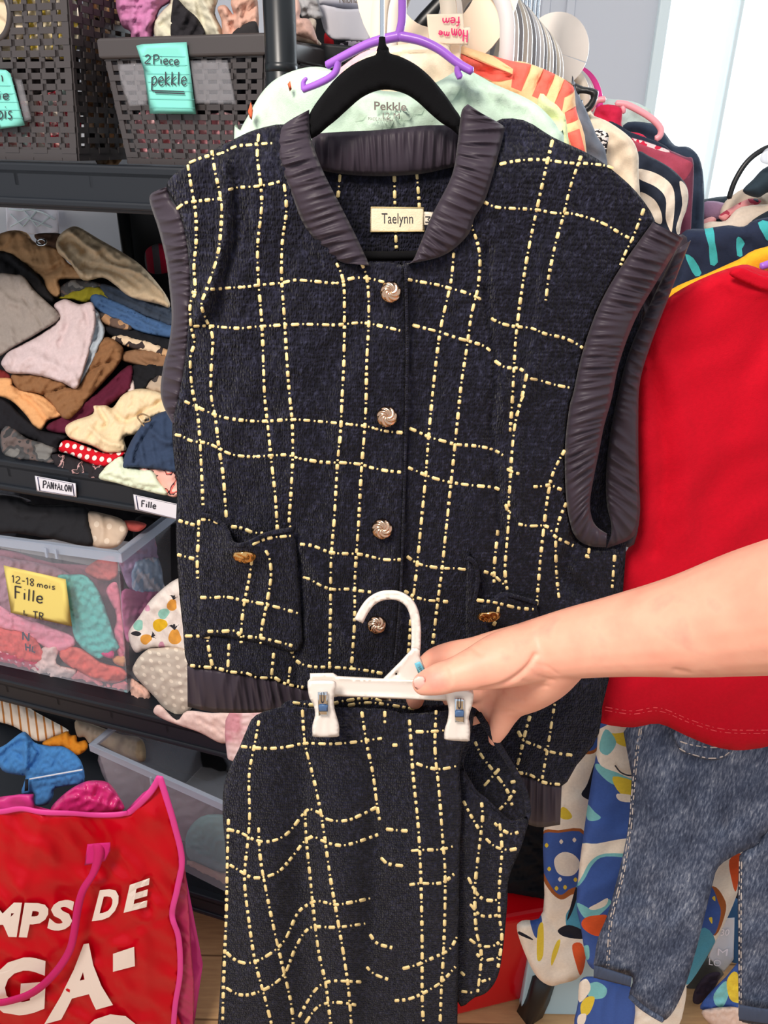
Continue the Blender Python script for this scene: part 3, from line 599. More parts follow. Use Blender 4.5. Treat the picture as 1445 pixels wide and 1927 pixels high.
# ------------------------------------------------------------------ heap of folded clothes on the middle shelf
H2 = lambda layer, off=.045, sl=.62: heap(ZS[1], off, sl, layer)
hz_ = (0, 360, 3.012); G3 = 'folded clothes on the middle shelf'
camo = blotch('grey_camo', [(0, (120, 118, 116)), (.45, (78, 78, 80)), (.55, (105, 92, 90)), (.62, (60, 60, 62))], 28)
CL = [ # name, label, colour or material, outline, layer, thickness, folds
 ('dark_leggings', 'black leggings lying underneath the whole heap of folded clothes', (24, 24, 28), [(-80, 330), (100, 330), (330, 420), (600, 480), (1000, 700), (1040, 1560), (700, 1560), (300, 1480), (-80, 1420)], -.05, .03, []),
 ('caramel_trousers', 'caramel trousers with a metal ring, top left of the folded heap', (186, 144, 104), [(-60, 270), (60, 222), (150, 235), (200, 290), (330, 325), (380, 400), (440, 440), (490, 495), (340, 500), (348, 560), (320, 605), (265, 560), (240, 490), (150, 430), (60, 360), (-60, 330)], 0, .04, [([(150, 415), (260, 460), (350, 410)], 4, -.006), ([(60, 240), (40, 290), (0, 320)], 5, .004)]),
 ('brown_strap', 'brown leather belt coiled beside the caramel trousers', (92, 68, 55), [(195, 245), (330, 238), (350, 260), (320, 325), (250, 310)], .004, .02, []),
 ('beige_trousers', 'beige corduroy trousers with an open waist, top of the heap', (212, 188, 156), [(318, 290), (345, 240), (400, 203), (450, 205), (560, 270), (700, 350), (800, 420), (900, 530), (958, 620), (955, 660), (900, 640), (740, 600), (650, 530), (580, 490), (470, 505), (400, 410), (330, 350)], .012, .05, [([(365, 290), (400, 270), (440, 290), (480, 330)], 9, -.012), ([(345, 330), (400, 400), (470, 480)], 5, .006), ([(400, 230), (470, 300), (560, 340)], 6, .008), ([(560, 340), (640, 400), (720, 420)], 5, -.007), ([(480, 420), (640, 450), (790, 540)], 5, -.006), ([(660, 420), (800, 470), (930, 580)], 5, .005)]),
 ('black_cardigan', 'black cardigan under the caramel trousers at the far left', (36, 35, 38), [(-60, 345), (60, 350), (180, 440), (260, 540), (320, 640), (220, 590), (120, 490), (60, 480), (-60, 500)], .006, .04, [([(20, 380), (90, 430), (100, 470)], 6, -.006)]),
 ('dark_camo_trousers', 'dark grey camouflage trousers under the beige ones', camo, [(330, 560), (400, 505), (520, 508), (580, 540), (440, 575), (350, 615)], -.004, .025, []),
 ('navy_denim', 'dark slate jeans folded right under the beige trousers', (58, 68, 84), [(570, 525), (700, 560), (850, 625), (985, 670), (985, 770), (850, 720), (720, 665), (600, 605)], -.004, .03, [([(620, 560), (800, 640), (960, 720)], 4, -.005)]),
 ('lime_shorts', 'lime and grey shorts squeezed into the heap above the blue jeans', (150, 142, 40), [(320, 605), (450, 553), (560, 543), (625, 612), (540, 600), (490, 632), (400, 612)], .0, .02, []),
 ('blue_jeans', 'mid blue jeans with folded edges in the heap', (68, 98, 140), [(505, 600), (560, 580), (620, 610), (720, 650), (830, 710), (985, 765), (985, 830), (800, 800), (680, 740), (560, 680)], .004, .035, [([(580, 620), (720, 680), (900, 770)], 3, -.005), ([(560, 650), (700, 715), (860, 790)], 3, -.005)]),
 ('tan_print_shirt', 'tan and charcoal print top below the blue jeans', blotch('tan_print', [(0, (70, 62, 58)), (.48, (180, 140, 105)), (.58, (105, 85, 75))], 22), [(555, 690), (640, 695), (740, 735), (750, 785), (640, 775), (565, 735)], .006, .025, []),
 ('black_tights', 'black tights in the heap to the right, under the blue jeans', (26, 27, 32), [(580, 770), (700, 770), (850, 810), (985, 850), (985, 910), (820, 875), (640, 825)], .002, .03, []),
 ('leopard_shirt', 'cream and black print top rolled under the black tights', blotch('cream_print', [(0, (225, 200, 170)), (.5, (60, 50, 50)), (.58, (200, 160, 120))], 30), [(630, 835), (700, 810), (760, 830), (850, 850), (985, 915), (985, 950), (850, 915), (730, 885)], .008, .03, []),
 ('brown_velour', 'brown velour garment at the right of the heap', (140, 105, 78), [(680, 920), (800, 895), (985, 930), (985, 990), (840, 995), (740, 975), (690, 955)], .008, .03, [([(760, 920), (820, 960), (900, 970)], 5, -.005)]),
 ('black_hoodie', 'black crumpled top beside the maroon leggings', (26, 26, 30), [(740, 1000), (850, 975), (985, 1000), (985, 1070), (860, 1070), (830, 1120), (750, 1130)], .006, .03, []),
 ('animal_print_shirt', 'grey animal print top peeping out above the cream trousers', blotch('animal_print', [(0, (185, 165, 145)), (.48, (70, 62, 60)), (.6, (140, 122, 108))], 34), [(840, 1085), (880, 1042), (985, 1050), (985, 1150), (900, 1145), (830, 1120)], .010, .03, []),
 ('grey_shorts', 'grey cord shorts with an elastic waist, left edge of the heap', (150, 140, 134), [(-60, 505), (90, 473), (140, 490), (200, 565), (338, 695), (335, 730), (240, 790), (100, 870), (-60, 925)], .040, .035, [([(126, 476), (104, 504), (82, 530)], 2.2, .0022), ([(140, 490), (118, 518), (96, 544)], 2.2, .0022), ([(155, 504), (133, 532), (111, 558)], 2.2, .0022), ([(169, 518), (147, 546), (125, 572)], 2.2, .0022), ([(184, 533), (162, 561), (140, 587)], 2.2, .0022), ([(199, 547), (177, 575), (155, 601)], 2.2, .0022), ([(213, 561), (191, 589), (169, 615)], 2.2, .0022), ([(228, 576), (206, 604), (184, 630)], 2.2, .0022), ([(243, 590), (221, 618), (199, 644)], 2.2, .0022), ([(257, 604), (235, 632), (213, 658)], 2.2, .0022), ([(272, 618), (250, 646), (228, 672)], 2.2, .0022), ([(287, 633), (265, 661), (243, 687)], 2.2, .0022), ([(301, 647), (279, 675), (257, 701)], 2.2, .0022), ([(316, 661), (294, 689), (272, 715)], 2.2, .0022), ([(331, 676), (309, 704), (287, 730)], 2.2, .0022), ([(130, 600), (240, 760)], 3, -.004), ([(-20, 560), (60, 620), (180, 660)], 8, .003)]),
 ('rust_shorts', 'rust red shorts at the left edge under the lavender sweatpants', (120, 40, 40), [(-60, 1000), (30, 1020), (60, 1060), (0, 1090), (-60, 1090)], .008, .02, []),
 ('blue_grey_layers', 'pale blue grey folded sleeves under the lavender sweatpants', (176, 186, 196), [(500, 660), (560, 690), (570, 730), (596, 790), (560, 900), (500, 1020), (432, 1120), (400, 1080), (480, 900)], .026, .03, [([(560, 700), (540, 860), (440, 1090)], 3, -.004)]),
 ('brown_trousers', 'brown velvet trousers folded under the lavender sweatpants', (138, 98, 66), [(65, 1040), (200, 1035), (350, 1075), (430, 1110), (520, 940), (590, 825), (690, 875), (695, 930), (660, 1000), (540, 1135), (405, 1288), (335, 1270), (245, 1160), (110, 1130)], .018, .045, [([(250, 1150), (400, 1100), (520, 1010), (640, 960)], 4, -.007), ([(640, 890), (600, 960), (500, 1130)], 4, .004), ([(480, 1200), (530, 1140), (620, 1040)], 3, -.004)]),
 ('lavender_sweatpants', 'pale lavender sweatpants folded on top at the left of the heap', (208, 188, 190), [(8, 965), (60, 900), (200, 830), (335, 725), (305, 650), (340, 620), (380, 613), (450, 640), (525, 632), (545, 740), (515, 890), (462, 1060), (430, 1122), (350, 1085), (200, 1042), (60, 1032), (20, 1000)], .034, .05, [([(60, 950), (220, 950), (430, 1060)], 14, .004), ([(370, 640), (380, 760), (340, 860)], 8, -.004), ([(480, 660), (500, 800), (440, 1050)], 6, -.003)]),
 ('peach_tshirt', 'peach T-shirt draped below the brown velvet trousers', (222, 164, 112), [(-60, 1070), (60, 1060), (85, 1110), (240, 1160), (345, 1245), (348, 1275), (272, 1300), (235, 1352), (190, 1330), (150, 1272), (60, 1185), (-60, 1140)], .020, .03, [([(100, 1130), (200, 1210), (260, 1290)], 6, -.005), ([(200, 1180), (300, 1250)], 5, .004)]),
 ('maroon_leggings', 'maroon leggings folded in the middle of the heap', (88, 26, 48), [(345, 1275), (540, 1145), (725, 988), (758, 1035), (745, 1110), (720, 1140), (600, 1225), (530, 1260), (385, 1375), (255, 1342)], .008, .045, [([(400, 1300), (560, 1180), (700, 1050)], 6, -.004)]),
 ('white_drawstring_cuff', 'white cuff curling out of the maroon leggings', (225, 205, 200), [(685, 1062), (720, 1045), (755, 1070), (762, 1140), (720, 1135), (725, 1095)], .016, .015, []),
 ('cream_trousers', 'cream drawstring trousers bunched on the heap', (232, 208, 170), [(368, 1340), (420, 1300), (525, 1262), (530, 1215), (600, 1213), (640, 1225), (700, 1150), (800, 1118), (930, 1150), (985, 1220), (985, 1300), (830, 1310), (790, 1370), (705, 1395), (712, 1472), (600, 1482), (520, 1442), (400, 1402)], .030, .06, [([(560, 1230), (600, 1300), (590, 1340)], 7, -.008), ([(640, 1240), (720, 1300), (900, 1200)], 8, -.006), ([(520, 1350), (600, 1420), (700, 1440)], 7, .005), ([(800, 1270), (840, 1300), (900, 1260)], 3, -.008)]),
 ('black_sweatpants', 'black sweatpants under the peach T-shirt', (28, 27, 32), [(-60, 1160), (40, 1190), (110, 1258), (230, 1350), (385, 1388), (345, 1425), (330, 1475), (250, 1445), (130, 1385), (-60, 1330)], .010, .04, []),
 ('grey_camo_leggings', 'grey camouflage leggings at the lip of the middle shelf', camo, [(2, 1380), (50, 1328), (150, 1398), (250, 1428), (330, 1468), (295, 1500), (322, 1548), (200, 1532), (30, 1502)], .026, .04, [([(40, 1430), (160, 1480), (300, 1500)], 6, -.004)]),
 ('dark_floral_leggings', 'dark floral leggings beside the red dotted ones', blotch('dark_floral', [(0, (42, 38, 42)), (.56, (190, 150, 150)), (.6, (60, 55, 58)), (.7, (170, 90, 90))], 55), [(290, 1490), (380, 1500), (500, 1540), (590, 1560), (570, 1632), (430, 1612), (325, 1572)], .030, .04, []),
 ('red_dotted_leggings', 'red leggings with white polka dots', dotted('red_white_dots', (200, 18, 36), (245, 225, 220), 75, .3), [(335, 1472), (350, 1420), (400, 1413), (500, 1450), (600, 1485), (715, 1468), (690, 1505), (620, 1545), (575, 1562), (500, 1542), (400, 1492)], .036, .035, []),
 ('coral_print_shorts', 'coral shorts with a leaf print at the right end of the shelf lip', blotch('coral_leaf', [(0, (238, 178, 165)), (.52, (60, 40, 45)), (.56, (225, 110, 100)), (.62, (240, 200, 185))], 45), [(770, 1572), (990, 1565), (1010, 1720), (940, 1718), (885, 1640)], .046, .03, []),
 ('mint_sweatshirt', 'pale mint sweatshirt folded at the shelf lip under the navy shorts', (226, 234, 208), [(558, 1622), (620, 1540), (690, 1500), (730, 1560), (870, 1580), (905, 1640), (955, 1722), (800, 1692), (650, 1652)], .044, .05, [([(600, 1610), (760, 1660), (900, 1690)], 6, -.004)]),
 ('navy_shorts', 'faded navy shorts hanging over the mint sweatshirt', (52, 66, 92), [(692, 1562), (740, 1420), (830, 1300), (940, 1243), (1010, 1262), (1030, 1570), (900, 1578), (760, 1564)], .058, .045, [([(760, 1540), (790, 1430), (880, 1310)], 3, -.005), ([(840, 1330), (900, 1400), (960, 1420)], 8, .005)]),
]
for nm, lb, c, ol, ly, th, fo in CL:
    mt = fabric(c) if isinstance(c, tuple) else c
    item(nm, lb, 'clothing', G3, Q(*hz_, ol), H2(ly * .8), th, mt, folds=[(Q(*hz_, p), w * .8, a * 2.0) for p, w, a in fo], noise=[(.006, .07, True), (.0022, .022, True)], puff=7, hem=(7, .0022))
ct = bpy.data.objects['caramel_trousers']
tube('metal_ring', [H2(.03).one(*Q(*hz_, [(235 + 26 * math.cos(a), 290 + 18 * math.sin(a))])[0]) for a in np.linspace(0, 6.283, 14, endpoint=False)], .0018, M['chrome'], ct, k=1, seg=6, closed=True)
dc = bpy.data.objects['cream_trousers']
pxtube('drawstring', Q(*hz_, [(830, 1345), (800, 1310), (780, 1280), (800, 1262), (840, 1275), (850, 1300), (820, 1310)]), H2(.062), 1.6, fabric((150, 125, 95)), dc, seg=6)

# ------------------------------------------------------------------ clear bin on the third shelf
def bin_(label, TL, TR, BR, BL, back, depth, rim_h, note_=None):
    TL, TR, BR, BL = (np.array(p) for p in (TL, TR, BR, BL)); root = empty('clear_bin', (BL + BR) / 2, label, 'storage bin', 'clear storage bins')
    t2 = back * (depth + .01); b2 = back * depth; c = (TL + TR) / 2 + t2 / 2; mb = MB(); th = .0016
    def pan(a, b_, c_, d, out):
        mb.hexa([d, c_, c_ + out * th, d + out * th, a, b_, b_ + out * th, a + out * th])
    side = (TR - TL) / np.linalg.norm(TR - TL)
    pan(TL, TR, BR, BL, back); pan(TR, TR + t2, BR + b2, BR, -side); pan(TL, TL + t2, BL + b2, BL, side); pan(TL + t2, TR + t2, BR + b2, BL + b2, -back)
    mb.hexa([BL, BR, BR + b2, BL + b2, BL + UP * th, BR + UP * th, BR + b2 + UP * th, BL + b2 + UP * th]); mb.build('bin_body', M['bin'], root, bevel=.0006)
    r2 = MB(); ring = [TL, TR, TR + t2, TL + t2]
    for a, e in zip(ring, ring[1:] + ring[:1]):
        oa = a - c; oe = e - c; oa = oa / np.linalg.norm(oa); oe = oe / np.linalg.norm(oe)
        r2.hexa([a + oa * .014 - UP * rim_h, e + oe * .014 - UP * rim_h, e + oe * .010 - UP * rim_h, a + oa * .010 - UP * rim_h, a + oa * .014, e + oe * .014, e + oe * .010, a + oa * .010])
        r2.hexa([a + oa * .014 - UP * .002, e + oe * .014 - UP * .002, e - oe * .002 - UP * .002, a - oa * .002 - UP * .002, a + oa * .014, e + oe * .014, e - oe * .002, a - oa * .002])
    r2.build('rim', M['binrim'], root, bevel=.001)
    for f in (.35, .72):
        p = TR * f + TL * (1 - f) - back * .013; g = MB(); g.box(p - side * .012 - UP * (rim_h + .004), side * .004, -back * .003, UP * rim_h); g.box(p + side * .008 - UP * (rim_h + .004), side * .004, -back * .003, UP * rim_h); g.build('rim_rib', M['binrim'], root)
    return root
z3 = (0, 900, 3.0104)
f1 = sp(.022); f1b = sp(.03)
B1 = bin_('clear plastic bin full of girls clothes with a yellow note on its front', f1.one(-170, 985), f1.one(222, 1036), f1b.one(240, 1304), f1b.one(-165, 1216), SN, .30, .018)
note('yellow sticky note reading 12-18 mois Fille', Q(*z3, [(20, 493), (372, 572), (408, 840), (62, 762)]), sp(.016), M['yellowp'],
     [('12-18', Q(*z3, [(65, 550), (195, 572), (195, 612), (65, 590)]), 1.6), ('mois', Q(*z3, [(208, 585), (318, 600), (315, 632), (208, 615)]), 1.6), ('Fille', Q(*z3, [(78, 608), (250, 650), (245, 710), (80, 680)]), 2.4), ('L', Q(*z3, [(130, 740), (162, 745), (162, 780), (130, 775)]), 1.8), ('TR', Q(*z3, [(185, 752), (252, 765), (252, 803), (185, 795)]), 1.8)])
G4 = 'clothes inside the clear bin'
def fp(o): return Plane((f1.p0 * 0 + sp(.022 + o).p0), SN)
BC = [('pink_blanket', 'dusty rose blanket at the back of the bin behind all the other clothes', (178, 118, 140), [(-60, 440), (300, 480), (660, 520), (700, 700), (715, 1180), (400, 1140), (-60, 1070)], .10),
 ('dusty_pink_fleece', 'dusty pink fleece behind the yellow note inside the bin', (190, 145, 165), [(-60, 470), (100, 460), (300, 500), (420, 560), (500, 660), (480, 900), (300, 960), (-60, 860)], .075),
 ('pink_dress', 'pink frilled dress below the yellow note inside the bin', (236, 152, 176), [(-60, 700), (100, 780), (250, 830), (420, 900), (410, 960), (330, 1000), (250, 960), (130, 880), (-60, 830)], .035),
 ('coral_letter_shirt', 'coral top with navy letters inside the bin at left', (232, 100, 96), [(-60, 850), (60, 860), (150, 880), (215, 930), (250, 1030), (160, 1040), (0, 985), (-60, 960)], .030),
 ('crimson_dotted_shirt', 'crimson top with tiny dots at the bottom left of the bin', dotted('crimson_dots', (200, 40, 85), (240, 180, 200), 60, .18), [(-60, 950), (100, 1005), (240, 1050), (200, 1110), (110, 1140), (-60, 1110)], .032),
 ('aqua_tshirt', 'aqua T-shirt in the middle of the clear bin', (104, 196, 192), [(325, 555), (400, 545), (490, 553), (560, 640), (605, 760), (650, 900), (675, 962), (600, 1005), (560, 1022), (500, 990), (430, 920), (400, 800), (380, 640)], .028),
 ('coral_leggings', 'coral leggings lying below the aqua T-shirt in the bin', (234, 112, 102), [(335, 985), (400, 955), (470, 970), (570, 1040), (700, 1080), (715, 1130), (640, 1160), (540, 1140), (430, 1085), (360, 1040)], .030),
 ('pink_lace_shirt', 'pink lace-edged top along the bottom of the bin', (236, 140, 150), [(370, 1100), (440, 1090), (540, 1140), (640, 1165), (715, 1150), (715, 1215), (560, 1190), (420, 1155)], .034),
 ('salmon_bow_shirt', 'salmon top in the upper right corner of the bin front', (228, 120, 118), [(480, 520), (560, 458), (650, 440), (668, 540), (620, 580), (540, 570)], .05),
 ('white_frill', 'white frilled blouse at the bottom of the bin', (234, 208, 205), [(170, 1095), (230, 1020), (240, 960), (330, 960), (320, 1050), (430, 1085), (390, 1140), (250, 1145)], .028),
 ('teal_leggings', 'teal leggings under everything in the bin', (60, 150, 155), [(330, 1150), (450, 1165), (600, 1200), (730, 1200), (728, 1240), (560, 1222), (420, 1180)], .03),
 ('rose_blouse', 'rose pink blouse pressed against the right edge of the bin', (232, 130, 155), [(600, 640), (660, 590), (690, 740), (712, 960), (690, 1040), (640, 900), (660, 780)], .036),
 ('hot_pink_sock', 'hot pink sock at the corner of the bin below the aqua T-shirt', (222, 60, 130), [(575, 985), (640, 970), (640, 1020), (590, 1010)], .026),
 ('orange_bib', 'orange bib near the bottom corner of the bin', (225, 160, 110), [(640, 1010), (705, 1010), (708, 1065), (650, 1050)], .032)]
for nm, lb, c, ol, off in BC:
    item(nm, lb, 'clothing', G4, Q(*z3, ol), fp(off), .022, fabric(c) if isinstance(c, tuple) else c, noise=[(.009, .045, True), (.004, .018, True)], puff=7)
ct = bpy.data.objects['coral_letter_shirt']
hand('NHL'[:1], Q(*z3, [(120, 870), (180, 880), (175, 925), (125, 915)]), fp(.012), 3, M['navyink'], ct); hand('HL', Q(*z3, [(140, 935), (215, 950), (205, 990), (145, 975)]), fp(.012), 3, M['navyink'], ct)
sideP = Plane(f1.one(222, 1036) + SD * .028 + SN * .1, SD)
SR = [('lavender_print_shirt', 'lavender pink top behind the right wall of the clear bin', blotch('lavender_pink', [(0, (205, 150, 185)), (.5, (190, 170, 215)), (.6, (225, 150, 175))], 16, interp='LINEAR'), [(680, 420), (850, 320), (1000, 270), (1150, 250), (1150, 560), (900, 590), (760, 640), (700, 560)]),
 ('ice_blue_shirt', 'icy blue print top behind the right wall of the bin', blotch('ice_blue', [(0, (215, 222, 240)), (.5, (150, 180, 215)), (.58, (225, 225, 240))], 30, interp='LINEAR'), [(770, 470), (900, 450), (980, 500), (1140, 540), (960, 640), (800, 680), (745, 600)]),
 ('mauve_shirt', 'mauve top low behind the right wall of the bin', (190, 110, 155), [(690, 640), (800, 640), (900, 640), (960, 700), (800, 850), (730, 930), (700, 850)])]
for nm, lb, c, ol in SR: item(nm, lb, 'clothing', G4, Q(*z3, ol), Plane(sideP.p0 + SD * .008 * len(nm) / 10, sideP.n), .02, fabric(c) if isinstance(c, tuple) else c, noise=[(.005, .04, True)])
G5 = 'clothes around the clear bin'
AR = [('black_coat', 'black cloth added at the back of the shelf to darken the strip above the clear bin', (22, 22, 26), [(-80, 20), (300, 60), (700, 150), (1100, 200), (1100, 420), (600, 340), (-80, 330)], .80, .04, []),  # added black backing, stands for the darkness under the shelf lip
 ('black_jeans', 'black jeans folded on top of the clear bin', (40, 40, 44), [(-60, 110), (100, 108), (200, 150), (480, 158), (512, 260), (525, 385), (300, 345), (100, 312), (-60, 300)], .10, .05, [([(60, 150), (110, 210), (260, 200)], 6, .006), ([(110, 160), (300, 185), (470, 180)], 4, -.004)]),
 ('beige_dotted_garment', 'beige garment with small dots standing in the clear bin', dotted('beige_dots', (214, 190, 168), (235, 215, 195), 40, .2), [(488, 190), (620, 208), (700, 240), (725, 300), (660, 390), (530, 385), (505, 290)], .08, .03, [([(560, 210), (580, 300), (560, 380)], 6, .006)]),
 ('coral_print_garment', 'coral garment with dark specks behind the beige dotted one', dotted('coral_specks', (222, 104, 96), (120, 40, 40), 70, .2, rnd=.8), [(690, 245), (760, 240), (830, 262), (785, 302), (720, 290)], .12, .03, []),
 ('white_shirt', 'white top lying behind the black jeans', (225, 220, 228), [(-40, 85), (80, 95), (180, 130), (90, 130), (-40, 115)], .16, .02, [])]
for nm, lb, c, ol, off, th, fo in AR: item(nm, lb, 'clothing', G5, Q(*z3, ol), (sp(.32) if off > .5 else heap(f1.one(100, 1020)[2], .03 + off * .3, .5, 0)), th, fabric(c) if isinstance(c, tuple) else c, folds=[(Q(*z3, p), w, a) for p, w, a in fo], noise=[(.003, .05, True)])
def pear(cx, cy, s, rot=0, leafy=True):
    R_ = lambda pts: [(cx + (x * math.cos(rot) - y * math.sin(rot)) * s, cy + (x * math.sin(rot) + y * math.cos(rot)) * s) for x, y in pts]
    out = [(R_([(-.5, -.2), (-.2, -.6), (.25, -.6), (.5, -.1), (.6, .35), (.25, .7), (-.3, .68), (-.58, .3)]), 1)]
    if leafy:
        for a in (-.9, -.2, .5): out.append((R_([(0, -.55), (.12 + a * .4, -1.05), (a * .7, -1.15 + abs(a) * .3), (-.1 + a * .35, -.9)]), 2))
    return out
pt = []
for c in ((990, 895, 62, 0), (975, 715, 48, .3), (830, 910, 48, 1.2)): pt += [(Q(*z3, p), i) for p, i in pear(*c)]
pt += [(Q(*z3, p), 3) for p, i in pear(910, 830, 60, 1.3, False)] + [(Q(*z3, p), 4) for p, i in pear(785, 830, 46, .4, False)] + [(Q(*z3, p), 4) for p, i in pear(930, 765, 48, 1, False)] + [(Q(*z3, p), 5) for p, i in pear(915, 945, 30, 0, False)] + [(Q(*z3, p), 5) for p, i in pear(835, 735, 26, 0, False)]
pt += [(Q(*z3, [(740, 880), (770, 865), (800, 880), (780, 895)]), 2)]
right = lambda o: sp(o)
item('pear_print_sleepsuit', 'white sleepsuit with an orange fruit print tucked beside the clear bin', 'clothing', G5, Q(*z3, [(728, 870), (790, 780), (862, 680), (1000, 570), (1080, 600), (1110, 985), (1010, 988), (940, 962), (830, 970), (770, 988), (735, 930)]), sp(.055), .05,
     [fabric((240, 228, 220)), fabric((228, 160, 70)), fabric((50, 48, 55)), fabric((232, 185, 40)), fabric((150, 205, 190)), fabric((225, 165, 190))], patches=pt, noise=[(.004, .06, True)], folds=[(Q(*z3, [(840, 740), (930, 720), (1000, 640)]), 8, .005)])
item('grey_dotted_leggings', 'light grey leggings with white dots hanging beside the clear bin', 'clothing', G5, Q(*z3, [(815, 985), (880, 962), (1070, 985), (1110, 1250), (990, 1372), (890, 1255), (760, 1112), (765, 1045)]), sp(.038), .04, dotted('grey_white_dots', (205, 192, 178), (235, 222, 205), 55, .22), noise=[(.003, .05, True)], folds=[(Q(*z3, [(850, 1040), (980, 1180), (1060, 1120)]), 4, .004)])
item('blush_sock', 'blush pink sock drooping between the bin and the grey leggings', 'clothing', G5, Q(*z3, [(745, 1135), (790, 1160), (840, 1200), (850, 1250), (800, 1282), (745, 1265), (738, 1200)]), sp(.05), .03, fabric((236, 190, 172)), noise=NZ)
item('pale_pink_leggings', 'pale pink leggings draped over the lip of the third shelf', 'clothing', G5, Q(*z3, [(868, 1320), (905, 1283), (1000, 1370), (1060, 1318), (1200, 1330), (1340, 1335), (1320, 1465), (1255, 1502), (1130, 1440), (990, 1392), (905, 1355)]), sp(-.012), .025, fabric((238, 208, 200)), noise=[(.004, .05, True)], folds=[(Q(*z3, [(1050, 1330), (1150, 1390), (1280, 1420)]), 5, -.004)])
item('white_print_garment', 'white and pink print garment hanging behind the skirt at left', 'clothing', G5, Q(*z3, [(1300, 1325), (1560, 1325), (1560, 1700), (1335, 1610), (1285, 1560)]), sp(-.03), .02, blotch('white_pink_print', [(0, (240, 225, 222)), (.5, (238, 205, 205)), (.6, (214, 150, 160))], 12, interp='LINEAR'), noise=[(.004, .04, True)])
item('dark_storage_bag', 'black bag filling the shelf behind the sleepsuit', 'bag', None, [(255, 975), (340, 985), (480, 1000), (480, 1290), (300, 1230), (262, 1100)], sp(.20), .05, fabric((24, 24, 28)))

# ------------------------------------------------------------------ bottom shelf
z5 = (0, 1300, 4.817); G6 = 'clothes on the bottom shelf'
def bp(o, sl=.5): return heap(ZS[3] + .12, .06 + o, sl, 0)
item('dark_trousers', 'black cloth added at the back of the bottom shelf to darken the background', 'clothing', G6, Q(*z5, [(-80, 0), (300, 150), (700, 260), (1300, 420), (2100, 640), (2100, 1900), (700, 1900), (-80, 900)]), sp(.30), .06, fabric((17, 17, 20)), noise=NZ)  # black sheet added over the pale wall so the shelf depth reads dark
item('striped_towel', 'cream towel with brown stripes sticking out above the red bag', 'towel', None, Q(*z5, [(-80, 30), (40, 60), (200, 115), (330, 195), (480, 275), (605, 345), (625, 380), (520, 410), (420, 450), (330, 455), (250, 400), (120, 320), (-80, 240)]), bp(.05), .04, striped('brown_cream_stripe', [(190, 125, 65), (240, 228, 212)], .021, -.35, .24), noise=[(.004, .05, True)])
item('orange_garment', 'orange crumpled garment beside the striped towel', 'clothing', G6, Q(*z5, [(380, 475), (450, 430), (540, 395), (610, 365), (640, 400), (692, 405), (705, 460), (775, 448), (795, 520), (710, 582), (645, 545), (560, 500), (450, 505)]), bp(.02), .03, fabric((232, 150, 45)), noise=[(.006, .03, True)])
item('blue_shorts', 'blue jersey shorts heaped over the rim of the red bag', 'clothing', G6, Q(*z5, [(-30, 550), (60, 480), (200, 375), (260, 400), (320, 470), (450, 500), (590, 512), (730, 630), (762, 820), (620, 860), (500, 885), (480, 960), (420, 1035), (305, 1030), (310, 930), (195, 930), (232, 780), (180, 765), (20, 722)]), heap(.60, -.19, .35, 0), .035, fabric((66, 122, 180)),
     folds=[(Q(*z5, [(10, 600), (120, 500), (210, 460)]), 5, -.018), (Q(*z5, [(220, 420), (240, 560), (230, 700)]), 5, .016), (Q(*z5, [(290, 480), (360, 560), (300, 680)]), 4, -.014), (Q(*z5, [(60, 640), (130, 560), (190, 600)]), 4, -.012), (Q(*z5, [(480, 700), (520, 600), (580, 520)]), 3, -.006), (Q(*z5, [(230, 790), (480, 760), (750, 715)]), 2.5, -.004), (Q(*z5, [(260, 900), (500, 850), (740, 800)]), 3, -.005)], noise=[(.004, .03, True)])
bs = bpy.data.objects['blue_shorts']; pxtube('white_piping', Q(*z5, [(270, 800), (480, 762), (745, 715)]), heap(.60, -.19, .35, .0215), 1.6, fabric((200, 205, 215)), bs, seg=6); plate('care_tag', Q(*z5, [(228, 802), (258, 800), (255, 905), (222, 910)]), heap(.60, -.19, .35, .021), fabric((30, 30, 36)), bs, th=.001)
item('cream_khaki_blanket', 'cream and khaki garments folded on the lower clear bin', 'clothing', G6, Q(*z5, [(690, 262), (900, 325), (1100, 395), (1290, 440), (1310, 640), (1120, 590), (960, 510), (860, 470), (835, 505), (800, 470), (765, 420), (700, 412)]), bp(.02), .05, blotch('cream_khaki', [(0, (222, 208, 196)), (.5, (150, 136, 112)), (.75, (110, 98, 82))], 5, interp='LINEAR'), noise=[(.004, .04, True)])
l_, r_ = hz(.48).one(180, 1400), hz(.48).one(432, 1512); sd = (r_ - l_) / np.linalg.norm(r_ - l_); bk = np.array([-sd[1], sd[0], 0]); bk = bk if bk[1] > 0 else -bk
r_ = l_ + sd * .46
bin_('clear storage bin low on the left, half hidden behind the red bag', l_, r_, r_ - UP * .275 + bk * .015 - sd * .015, l_ - UP * .275 + bk * .015 + sd * .02, bk, .26, .018)
b2 = Plane(l_ + bk * .06, bk); G7 = 'clothes in the lower clear bin'
for nm, lb, c, ol, o in [('grey_garments', 'grey clothes in the upper part of the lower clear bin', (128, 122, 134), [(560, 350), (900, 500), (1260, 640), (1400, 700), (1400, 900), (1000, 850), (680, 640)], .03), ('aqua_print_garment', 'aqua print garment inside the lower clear bin', (120, 160, 165), [(1060, 800), (1180, 700), (1400, 760), (1400, 1050), (1200, 1040), (1070, 960)], .01), ('peach_garment', 'peach garment at the bottom of the lower clear bin', (200, 160, 140), [(1060, 960), (1250, 1030), (1400, 1040), (1400, 1210), (1200, 1160), (1070, 1090)], .0)]:
    item(nm, lb, 'clothing', G7, Q(0, 1300, 3.0104, ol), Plane(b2.p0 + bk * o, bk), .03, fabric(c), noise=[(.005, .04, True)])

